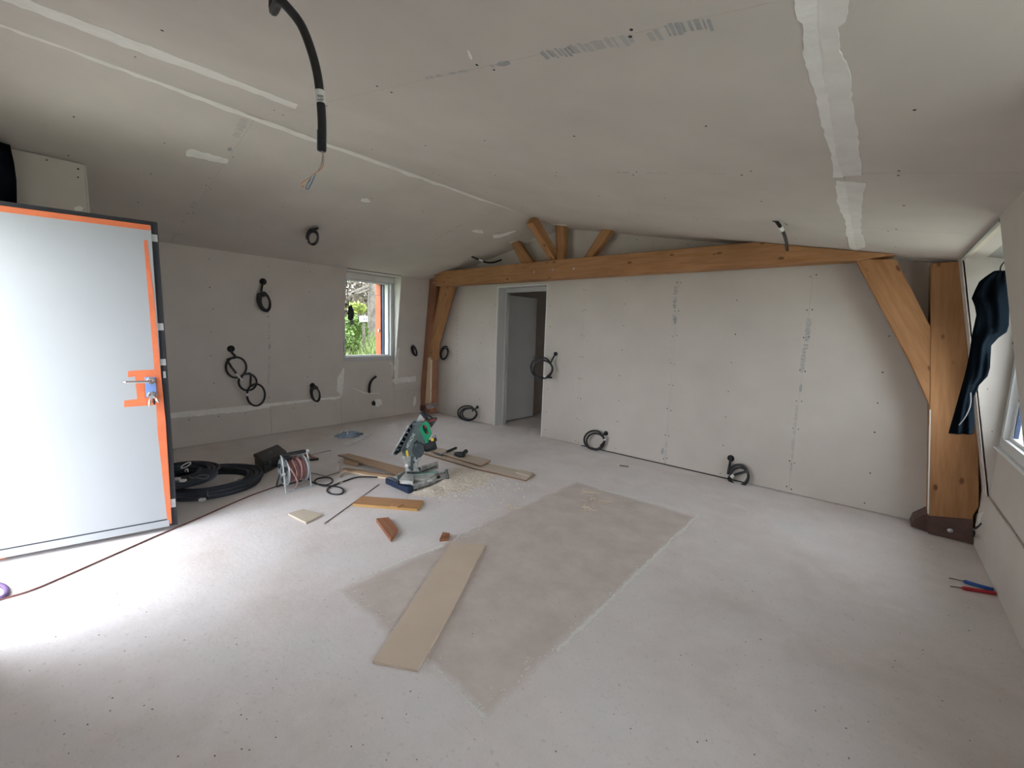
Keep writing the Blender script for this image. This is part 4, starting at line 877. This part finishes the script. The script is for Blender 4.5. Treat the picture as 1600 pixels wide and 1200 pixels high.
# ================================================================== CABLE REEL
RO = fl(450, 768); RV = View(RO)
reel = thing('cable_reel', 'zinc cable reel on a tube frame wound with dusty red cable', 'reel', RO)
ca = math.radians(22); AX = RV.r*math.cos(ca) + RV.a*math.sin(ca); AY = -RV.r*math.sin(ca) + RV.a*math.cos(ca)
c0 = RV(443.5, 737, -.06); c1 = c0 + AX*.165; RR = .125
c0.z = max(c0.z, RR+.02); c1.z = c0.z
def discring(c, r0, r1, t, n=36):
    return MB().ring([c + AY*r1*math.cos(2*math.pi*k/n) + Vector((0, 0, r1*math.sin(2*math.pi*k/n))) for k in range(n)], [c + AY*r0*math.cos(2*math.pi*k/n) + Vector((0, 0, r0*math.sin(2*math.pi*k/n))) for k in range(n)], AX*t)
for c in (c0, c1):
    f = obj('flange', discring(c, .045, RR, .004), M['reelmetal'], reel)
    obj('flange_rim', MB().tube([c + AX*.002 + AY*RR*math.cos(2*math.pi*k/36) + Vector((0, 0, RR*math.sin(2*math.pi*k/36))) for k in range(36)], .005, 6, True), M['reelmetal'], f, shade=True)
obj('hub', MB().cyl(c0-AX*.012, c1+AX*.012, .048, 20), M['black'], reel)
for k in range(3):
    a = k*2.1+.5; p = c0 - AX*.004 + AY*.08*math.cos(a) + Vector((0, 0, .08*math.sin(a))); obj('hub_socket', MB().cyl(p, p-AX*.012, .022, 14), M['guarddark'], reel)
for k in range(9):
    x = .014+k*.0172; rr = .098+.004*math.sin(k*2.3)
    obj('cable_turn', MB().tube([c0 + AX*(x+.003*math.sin(j*.7+k)) + AY*rr*math.cos(2*math.pi*j/30) + Vector((0, 0, rr*math.sin(2*math.pi*j/30))) for j in range(30)], .0088, 7, True), M['redcable' if k % 3 else 'redcable2'], reel, shade=True)
obj('cable_turns_inner', MB().cyl(c0+AX*.006, c1-AX*.002, .092, 28), M['redcable'], reel)
ls = [RV(451, 728, .03), RV(457, 737, .06), RV(463, 748, .07), RV(464.5, 756, .07), RV(460, 764, .07)]
obj('loose_end', MB().tube(smooth_path(ls, 5), .007, 7), M['redcable2'], reel, shade=True)
hz = c0.z+RR+.035
L_ = c0 - AX*.03; R_ = c1 + AX*.03
def fr(base, s): return [base + AY*-.02 + Vector((0, 0, hz-base.z)), base - AY*.055 + Vector((0, 0, -.02+hz-base.z-.03)), base - AY*.10 + Vector((0, 0, -base.z+.03)), base - AY*.10 + AX*s*.02 + Vector((0, 0, -base.z+.009))]
path = fr(L_, 1) + fr(R_, -1)[::-1]
obj('frame_tube', MB().tube(smooth_path(path, 6), .0075, 8), M['reelmetal'], reel, shade=True)
def fr2(base, s): return [base + Vector((0, 0, 0)), base + AY*.09 + Vector((0, 0, -base.z+.03)), base + AY*.10 + AX*s*.02 + Vector((0, 0, -base.z+.009))]
obj('rear_leg', MB().tube(smooth_path(fr2(L_, 1) + fr2(R_, -1)[::-1], 6), .0075, 8), M['guarddark'], reel, shade=True)
for b_ in (L_, R_): obj('frame_strut', MB().tube([b_, b_ - AY*.055 + Vector((0, 0, -.05+hz-b_.z))], .006, 6), M['reelmetal'], reel)
obj('axle', MB().cyl(L_-AX*.005, R_+AX*.005, .012, 12), M['galv'], reel)
hA, hB = L_ - AY*.02 + Vector((0, 0, hz-L_.z)), R_ - AY*.02 + Vector((0, 0, hz-R_.z))
obj('carry_handle', MB().tube([hA, hA+AX*.02, hB-AX*.02, hB], [.012, .017, .017, .012], 10), M['black'], reel, shade=True)
obj('wound_plug', MB().tube([hA+AX*.03-Vector((0, 0, .03)), hA+AX*.09-Vector((0, 0, .04))], [.022, .018], 10), M['black'], reel, shade=True)
obj('white_plug', MB().cyl(hB-AX*.005, hB+AX*.02, .014, 10), M['tag'], reel)
# crank knob
p = c0-AX*.02-AY*.07; obj('crank_knob', MB().cyl(p, p-AX*.035, .016, 12), M['reelmetal'], reel)
# caulking gun behind the reel
g0 = fl(470, 716, .03); g1 = fl(484, 713, .03); g2 = fl(513, 707, .03)
cg = thing('caulking_gun', 'red caulking gun with a long plunger rod lying behind the cable reel', 'tool', Vector((g0.x, g0.y, 0)))
gu = (g2-g0).normalized(); gw = Vector((-gu.y, gu.x, 0)); zz = Vector((0, 0, .02))
obj('cradle', MB().tube([g0-gu*.12+zz, g0+zz, g1+zz], [.024, .026, .012], 10), M['redcable'], cg, shade=True)
obj('plunger_rod', MB().tube(smooth_path([g1+zz*.5, g2+zz, g2+gu*.015+zz-gw*.01, g2+gu*.01+zz-gw*.03], 4), .005, 6), M['rod'], cg, shade=True)
obj('grip', MB().tube([g1+zz*.5, g1+gu*.01-gw*.04, g1+gu*.03-gw*.09-zz*.7], [.014, .015, .013], 8), M['redcable2'], cg, shade=True)
obj('trigger', MB().tube([g1-gu*.05-gw*.05-zz*.9, g1-gu*.0-gw*.08-zz*.9, g1+gu*.05-gw*.10-zz*.9], [.013, .013, .012], 8), M['black'], cg, shade=True)
# toolbox
topq = [fl(x, y, .135) for x, y in ((395.5, 709), (434, 693.5), (448, 704), (411, 722))]; ct = sum(topq, Vector())/4
tb = thing('tool_case', 'closed black plastic tool case standing behind the cable reel', 'case', Vector((ct.x, ct.y, 0)))
ins = [p + (ct-p)*.06 for p in topq]
obj('case_body', MB().prism([Vector((p.x, p.y, .001)) for p in ins], (0, 0, .095)), M['black'], tb, bevel=.012, seg=2)
lid = obj('case_lid', MB().prism([Vector((p.x, p.y, .098)) for p in topq], (0, 0, .037)), M['black'], tb, bevel=.012, seg=2)
e = (topq[3]-topq[0]); ee = (topq[2]-topq[3])
for s in (.25, .75):
    p = topq[3]+ee*s; u = ee.normalized()*.025; o_ = Vector((ee.y, -ee.x, 0)).normalized()*.006
    obj('latch', MB().prism([Vector((p.x, p.y, .075))-u, Vector((p.x, p.y, .075))+u, Vector((p.x, p.y, .12))+u, Vector((p.x, p.y, .12))-u], o_), M['guarddark'], tb)
p = topq[3]+ee*.5; u = ee.normalized()*.06; o_ = Vector((ee.y, -ee.x, 0)).normalized()
obj('case_handle', MB().tube(smooth_path([Vector((p.x, p.y, .06))-u, Vector((p.x, p.y, .06))-u+o_*.025, Vector((p.x, p.y, .06))+u+o_*.025, Vector((p.x, p.y, .06))+u], 4), .007, 8), M['black'], tb)
obj('lid_plate', MB().prism([ct + e*.1-ee*.08+Vector((0, 0, .0)), ct+e*.1+ee*.08, ct-e*.1+ee*.08, ct-e*.1-ee*.08], (0, 0, .001)), M['guarddark'], tb)

# ================================================================== CONDUIT COILS behind the door
def bundle(name, label, c, R, turns, layers, r, z0, el=1.0, rot=0.0, mat_='conduit_grey'):
    t = thing(name, label, 'conduit coil', Vector((c[0], c[1], z0)))
    for L in range(layers):
        for q in range(turns):
            RR_ = R - q*2.0*r; zz_ = z0 + r + L*1.9*r; n = 40; ph = random.uniform(0, 6); pts = []
            for k in range(n):
                a = 2*math.pi*k/n; w = RR_ + .008*math.sin(3*a+ph) + .006*math.sin(5*a+ph*2)
                x, y = w*math.cos(a), w*el*math.sin(a)
                pts.append(Vector((c[0]+x*math.cos(rot)-y*math.sin(rot), c[1]+x*math.sin(rot)+y*math.cos(rot), zz_ + .006*math.sin(2*a+ph))))
            obj('conduit_turn', MB().tube(pts, r, 7, True), M[mat_], t, shade=True)
    return t
cA = (-4.42, 1.06)
t1 = bundle('conduit_coil', 'wide flat coil of black conduit on the floor behind the white door', (-4.56, 1.10), .40, 5, 3, .0125, .001)
t2 = bundle('conduit_coil', 'smaller coil of black conduit lying on the left of the wide coil', (-4.62, .86), .30, 6, 3, .0125, .098)
for x, y, z in ((286, 752, .165), (277, 749.5, .165), (316, 782, .06), (370, 750, .05)):
    p = fl(x, y, z); obj('label_tag', MB().box((-.02, -.015, -.002), (.02, .015, .016), Matrix.Rotation(.8, 3, 'Z'), p), M['tag'], t2 if z > .1 else t1)
p = fl(300, 763, .12); obj('tie_wire', MB().tube(smooth_path([fl(325, 767, .09), fl(324, 772, .09), fl(326, 776, .06)], 4), .004, 5), M['greycable'], t1)
obj('tie_wire', MB().tube(smooth_path([fl(296, 745, .175), fl(303, 747, .185), fl(314, 742, .18), fl(326, 743, .175), fl(322, 748, .175), fl(308, 747, .18)], 4), .004, 5), M['greycable'], t2)
tag(obj('cable_tie_ring', MB().tube([hit(290.5+7.5*math.cos(a)-1.6*math.sin(a), 727-4.2*math.cos(a)-1.8*math.sin(a), (-4.62, .9, 0), (.8, -.6, .5)) for a in [2*math.pi*k/20 for k in range(20)]], .006, 6, True), M['tag'], shade=True), 'white cable tie ring standing on the black conduit coils', 'ring')
tag(obj('white_hook', MB().tube(smooth_path([fl(289.5, 737, .17), fl(290, 734, .19), fl(292.5, 733, .20), fl(294, 737, .17)], 4), .006, 6), M['tag'], shade=True), 'small white hook lying on the conduit coils below the cable tie ring', 'hook')

# ================================================================== HAMMER, POWER TOOL
zt_ = .036
ha = thing('hammer', 'hammer with a black handle lying on the dusty planks', 'hammer', fl(690, 710, zt_))
h0, h1 = fl(688, 710, zt_+.015), fl(713.5, 699.5, zt_+.015); hu = (h1-h0).normalized(); hw = Vector((-hu.y, hu.x, 0))
obj('handle', MB().tube([h0+(h1-h0)*.35, h0+(h1-h0)*.6, h1-hu*.02, h1], [.012, .016, .017, .010], 10), M['black'], ha, shade=True)
obj('shaft', MB().tube([h0, h0+(h1-h0)*.4], .009, 8), M['steel'], ha)
a0, a1 = fl(678, 708.5, zt_+.015), fl(691.5, 711.5, zt_+.015)
obj('head', MB().tube(smooth_path([a0, a0+(a1-a0)*.3+Vector((0, 0, .004)), a0+(a1-a0)*.6, a1-(a1-a0)*.1, a1], 3), [.004, .006, .008, .010, .011, .012, .012, .012, .012, .013, .015, .015, .014], 10), M['guarddark'], ha, shade=True)
dr = thing('power_screwdriver', 'black pistol grip power screwdriver lying on the dusty planks right of the hammer', 'screwdriver', fl(718, 710, zt_))
b0, b1, b2 = fl(704.5, 707.5, zt_+.03), fl(709.5, 709, zt_+.03), fl(726, 710.5, zt_+.03)
obj('bit', MB().tube([b0, b1], [.004, .006], 6), M['steel'], dr)
obj('body', MB().tube([b1, b1+(b2-b1)*.2, b1+(b2-b1)*.5, b1+(b2-b1)*.9, b2], [.014, .026, .032, .032, .022], 12), M['black'], dr, shade=True)
g_ = b1+(b2-b1)*.75; ge = fl(729, 704.5, zt_+.03)
obj('grip', MB().tube([g_, g_+(ge-g_)*.5, ge-(ge-g_)*.1, ge], [.024, .023, .026, .018], 10), M['black'], dr, shade=True)
# screwdrivers by the right wall
for px, m_, lab in ((((1483, 903), (1505, 908), (1553, 922)), 'blue', 'blue handled screwdriver on the floor against the right wall'), (((1485, 916), (1503, 918.5), (1556, 927)), 'red', 'red handled screwdriver lying in front of the blue one')):
    p = [fl(x, y, .013) for x, y in px]; t = thing('screwdriver', lab, 'screwdriver', Vector((p[1].x, p[1].y, 0)), 'screwdrivers by the right wall')
    obj('blade', MB().tube([p[0], p[1]], .004, 6), M['rod'], t); q = p[1]+(p[2]-p[1])*.5
    obj('handle', MB().tube([p[1], p[1]+(p[2]-p[1])*.08, q, p[2]-(p[2]-p[1])*.04, p[2]-(p[2]-p[1])*.0], [.007, .012, .011, .0125, .008], 10), M[m_], t, shade=True)

# ================================================================== DUST
def ground_heap(name, label, outline, peaks, m, res=46):
    P = [fl(x, y) for x, y in outline]; lo = (min(p.x for p in P), min(p.y for p in P)); hi = (max(p.x for p in P), max(p.y for p in P)); mb = MB(); idx = {}
    def inside(x, y):
        c = False
        for a, b in zip(P, P[1:]+P[:1]):
            if (a.y > y) != (b.y > y) and x < (b.x-a.x)*(y-a.y)/(b.y-a.y)+a.x: c = not c
        return c
    def dist(x, y):
        best = 9
        for a, b in zip(P, P[1:]+P[:1]):
            ax, ay = b.x-a.x, b.y-a.y; u = max(0, min(1, ((x-a.x)*ax+(y-a.y)*ay)/(ax*ax+ay*ay))); best = min(best, math.hypot(x-a.x-u*ax, y-a.y-u*ay))
        return best
    for i in range(res):
        for j in range(res):
            x = lo[0]+(hi[0]-lo[0])*i/(res-1)+random.uniform(-.004, .004); y = lo[1]+(hi[1]-lo[1])*j/(res-1)+random.uniform(-.004, .004)
            if not inside(x, y): continue
            e = min(1, dist(x, y)/.12); z = -.003 + e*.005
            for (q, s, h) in peaks: z += h*math.exp(-((x-q.x)**2+(y-q.y)**2)/(s*s))*e
            z += random.uniform(-.0035, .0035)*(.4+e*.6); idx[i, j] = len(mb.v); mb.v.append(Vector((x, y, z)))
    for i in range(res-1):
        for j in range(res-1):
            k = [(i, j), (i+1, j), (i+1, j+1), (i, j+1)]
            if all(q in idx for q in k): mb.f.append(tuple(idx[q] for q in k))
    return tag(obj(name, mb, M[m]), label, 'sawdust', kind='stuff')
ground_heap('sawdust', 'pale sawdust spilled around and right of the mitre saw', [(614, 767), (632, 772), (650, 777), (680, 779), (712, 772), (748, 765), (775, 752), (790, 741), (770, 735), (735, 729), (705, 727), (690, 745), (650, 765)], [(fl(672, 768), .10, .030), (fl(698, 757), .11, .045), (fl(725, 750), .15, .022), (fl(650, 771), .08, .018)], 'sawdust', 64)
mb = MB()
for k in range(420):
    x = random.gauss(715, 48); y = random.gauss(757, 11)
    if y < 730 or y > 790 or x < 610: continue
    p = fl(x, y, .003); s = random.uniform(.003, .009); R = Matrix.Rotation(random.uniform(0, 6), 3, 'Z'); mb.box((-s, -s*.5, -.003), (s, s*.5, random.uniform(.002, .007)), R, p)
tag(obj('wood_chips', mb, M['sawdust']), 'tiny wood chips scattered over the floor around the saw', 'wood chips', kind='stuff')
def curls(name, label, spots, n, cat='shavings'):
    mb = MB()
    for k in range(n):
        x, y, s = random.choice(spots); p = fl(x+random.gauss(0, s), y+random.gauss(0, s*.5), .006); a = random.uniform(0, 6); L = random.uniform(.03, .09); bend = random.uniform(-2.5, 2.5); pts = []
        for q in range(6): pts.append(p.copy() + Vector((0, 0, .006*abs(math.sin(q+k))))); p = p + Vector((math.cos(a), math.sin(a), 0))*L/6; a += bend/6
        mb.tube(pts, .0032, 4)
    return tag(obj(name, mb, M['shaving']), label, cat, kind='stuff')
curls('wood_shavings', 'little heap of curled pale shavings on the brown floor patch', [(915, 770, 4), (921, 772, 4), (926, 785, 5), (938, 784, 5), (916, 795, 4), (948, 785, 3)], 60)
curls('loose_shavings', 'few pale shavings on the floor right of the saw', [(785, 790, 6), (800, 793, 5)], 14)
# plaster crumbs along the edges of the rectangle
mb = MB()
def crumbs(a, b, n, w, smin=.0015, smax=.0055):
    a, b = fl(*a), fl(*b); d = b-a; nn = Vector((-d.y, d.x, 0)).normalized()
    for k in range(n):
        p = a + d*random.random() + nn*random.gauss(0, w); s = random.uniform(smin, smax); R = Matrix.Rotation(random.uniform(0, 6), 3, 'Z')
        mb.box((-s, -s*.6, -.002), (s, s*.6, random.uniform(.0008, .003)), R, p)
crumbs((870, 1017), (1092, 805), 260, .018); crumbs((940, 765), (1092, 805), 90, .012); crumbs((540, 912), (695, 850), 130, .012); crumbs((695, 850), (760, 822), 40, .03)
crumbs((680, 1045), (762, 1126), 90, .012); crumbs((590, 955), (680, 1045), 40, .02); crumbs((870, 1017), (765, 1100), 40, .03)
crumbs((540, 912), (600, 975), 50, .03)
UP = Vector((0, 0, 1))
for L_, R__, jt in (([(868, 1015), (930, 957), (1000, 888), (1045, 845), (1091, 803)], [(871, 1020), (934, 961), (1004, 892), (1048, 848), (1095, 806)], 1.3), ([(935, 763), (1000, 779), (1050, 791), (1092, 803)], [(935, 764.5), (1000, 781), (1050, 794), (1094, 806)], .5),
                  ([(566, 902), (610, 883), (650, 866), (690, 850)], [(566, 903.5), (610, 886.5), (650, 870), (694, 854)], .8), ([(676, 1040), (700, 1066), (730, 1098), (756, 1124)], [(679, 1040), (704, 1066), (736, 1098), (764, 1124)], 1.2)):
    o = rag_strip(L_, R__, fl, UP, fo, 'plasterdust', 70, jt*1.2, .0016, 'plaster_ridge')
tag(obj('plaster_crumbs', mb, M['plasterdust']), 'white plaster crumbs along the edges of the brown floor rectangle', 'plaster', kind='stuff')
mb = MB()
for k in range(150):
    x, y = random.uniform(0, 1560), random.uniform(770, 1190); p = fl(x, y, 0)
    if p.x > .6 or p.x < -3.6: continue
    s = random.uniform(.0012, .0032); R = Matrix.Rotation(random.uniform(0, 6), 3, 'Z'); mb.box((-s, -s*.6, -.001), (s, s*.6, .002), R, p)
tag(obj('floor_grit', mb, M['rod']), 'scattered dark grit specks over the dusty screed', 'grit', kind='stuff')
for (x, y, l) in ((975, 729, .05),): tag(obj('wood_splinter', MB().box((-l, -.012, 0), (l, .012, .012), Matrix.Rotation(.35, 3, 'Z'), fl(x, y)), M['rod'], bevel=.002), 'dark flat splinter on the floor near the back wall', 'splinter')

# ================================================================== OUTSIDE
gz = lambda x: .1 if x > -6.9 else .1 + (-6.9-x)*.16
mb = MB(); xs = [-6.5, -6.9, -8, -9.5, -11, -13, -16, -22]
for i, x in enumerate(xs): mb.v += [Vector((x, -14, gz(x))), Vector((x, 26, gz(x)))]
for i in range(len(xs)-1): mb.f.append((2*i, 2*i+1, 2*i+3, 2*i+2))
struct('ground_bank', MB().add(mb.v + [p-Vector((0, 0, .5)) for p in mb.v], mb.f + [tuple(i+len(mb.v) for i in f[::-1]) for f in mb.f]), M['soil'], 'grassy bank rising outside the left window', 'ground')
struct('ground_forecourt', MB().box((-30, -30, -.4), (30, -.56, -.02)), M['gravel'], 'gravel ground outside the entrance', 'ground')
struct('ground_yard', MB().box((1.06, -.5, -1.2), (30, 26, -.9)), M['gravel'], 'pale yard below the right window', 'ground')
mb = MB()
for k in range(5200):
    x = -7.15-abs(random.gauss(0, 2.4)); y = random.uniform(.55, 1.0)*-x*.78 + random.uniform(-.5, 1.2)
    z = gz(x)-.02; h = random.uniform(.45, .95); a = random.uniform(0, 6.28); w = random.uniform(.006, .014); lean = random.uniform(.1, .6)*h
    d = Vector((math.cos(a), math.sin(a), 0)); s = Vector((-d.y, d.x, 0))*w; p = Vector((x, y, z))
    q = p + d*lean*.35 + Vector((0, 0, h*.6)); e = p + d*lean + Vector((0, 0, h*.95))
    mb.add([p-s, p+s, q+s*.8, q-s*.8, e], [(0, 1, 2, 3), (3, 2, 4)])
tag(obj('tall_grass', mb, M['grass']), 'tall bright green grass outside the left window', 'grass', kind='stuff')
def leaf_cloud(name, label, cat, c, rad, n, m, size, stem=True):
    t = thing(name, label, cat, Vector((c[0], c[1], gz(c[0]))))
    mb = MB()
    for k in range(n):
        v = Vector((random.gauss(0, 1), random.gauss(0, 1), random.gauss(0, 1))).normalized()*random.random()**.4
        p = Vector(c) + Vector((v.x*rad[0], v.y*rad[1], v.z*rad[2])); a = Vector((random.gauss(0, 1), random.gauss(0, 1), random.gauss(0, .7))).normalized(); b = a.orthogonal().normalized(); s = size*random.uniform(.6, 1.3)
        mb.add([p-a*s, p+b*s*.4, p+a*s, p-b*s*.4], [(0, 1, 2, 3)])
    f = obj('foliage', mb, M[m], t); f['kind'] = 'stuff'
    mb = MB()
    for k in range(7):
        a = k*.9; e = Vector(c) + Vector((math.cos(a)*rad[0]*.6, math.sin(a)*rad[1]*.6, rad[2]*.5)); mb.tube([Vector((c[0], c[1], gz(c[0])-.05)), (Vector((c[0], c[1], gz(c[0])))+e)/2+Vector((0, 0, .1)), e], [.03, .02, .008], 5)
    obj('stems', mb, M['bark'], t); return t
def op(x, y, X): return onX(x, y, X)
p = op(560, 505, -9.6); leaf_cloud('green_shrub', 'green leafy shrub outside the window left of the tree trunk', 'shrub', (p.x, p.y-.12, p.z-.15), (.35, .33, .36), 800, 'leaf', .055)
p = op(558, 478, -10.4); leaf_cloud('yellow_shrub', 'yellow green shrub behind the green one outside the window', 'shrub', (p.x, p.y, p.z-.05), (.22, .24, .17), 220, 'leafyellow', .06)
p = op(575, 460, -14); leaf_cloud('dry_hedge', 'tall dry brown hedge filling the background outside the window', 'hedge', (p.x, p.y, p.z-.3), (1.4, 3.6, 1.4), 7500, 'leafbrown', .10)
p = op(545, 520, -8.7); leaf_cloud('leafy_weed', 'leafy green weed at the left side of the window view', 'weed', (p.x, p.y, p.z-.2), (.3, .25, .3), 400, 'leaf', .05)
# tree trunk
TXo = -11.0; b0 = op(588, 540, TXo); tt = op(586, 400, TXo)
t = thing('tree', 'thick grey barked tree trunk outside the left window', 'tree', Vector((b0.x, b0.y, gz(TXo))))
wid = (op(598, 480, TXo)-op(575, 480, TXo)).length/2
mb = MB(); n = 18
for i in range(15):
    z = gz(TXo)-.1+i*.62
    for j in range(n):
        a = 2*math.pi*j/n; r = wid*.9*(1.25-.3*min(1, i/4))*(1+.06*math.sin(a*5+i*.6)+.04*math.sin(a*9-i)); mb.v.append(Vector((b0.x+r*math.cos(a)+.02*math.sin(i), b0.y+r*math.sin(a), z)))
for i in range(14):
    for j in range(n): mb.f.append((i*n+j, i*n+(j+1) % n, (i+1)*n+(j+1) % n, (i+1)*n+j))
obj('trunk', mb, M['bark'], t, shade=True)
for q in ([(576, 447), (560, 453), (545, 462)], [(576, 452), (558, 458), (548, 458)], [(578, 440), (565, 436), (548, 440)]):
    obj('branch', MB().tube(smooth_path([op(x, y, TXo) for x, y in q], 3), .04, 6), M['bark'], t)
mb = MB()
for k in range(1800):
    v = Vector((random.gauss(0, 1), random.gauss(0, 1), random.gauss(0, 1))).normalized()*random.random()**.4; p = Vector((b0.x, b0.y, 9.5)) + Vector((v.x*2.2, v.y*2.2, v.z*1.8)); a = Vector((random.gauss(0, 1), random.gauss(0, 1), random.gauss(0, .7))).normalized(); b = a.orthogonal().normalized()
    mb.add([p-a*.13, p+b*.06, p+a*.13, p-b*.06], [(0, 1, 2, 3)])
f = obj('crown', mb, M['leaf'], t); f['kind'] = 'stuff'
# white meter box
X_ = -9.0; q = [op(x, y, X_) for x, y in ((565, 494), (575, 494), (575, 503), (565, 503))]
t = thing('meter_box', 'small white meter box on a post in front of the tree trunk', 'box', Vector((X_, (q[0].y+q[1].y)/2, gz(X_))))
obj('housing', MB().prism(q, (-.1, 0, 0)), M['pvc'], t, bevel=.01)
for x in (569, 572.5): c = op(x, 498.5, X_); obj('dial', MB().disc(c, NX, .02, .004, 12), M['black'], t)
c = (q[2]+q[3])/2; obj('post', MB().cyl(Vector((X_-.05, c.y, gz(X_)-.1)), Vector((X_-.05, c.y, c.z+.02)), .03, 8), M['bark'], t)
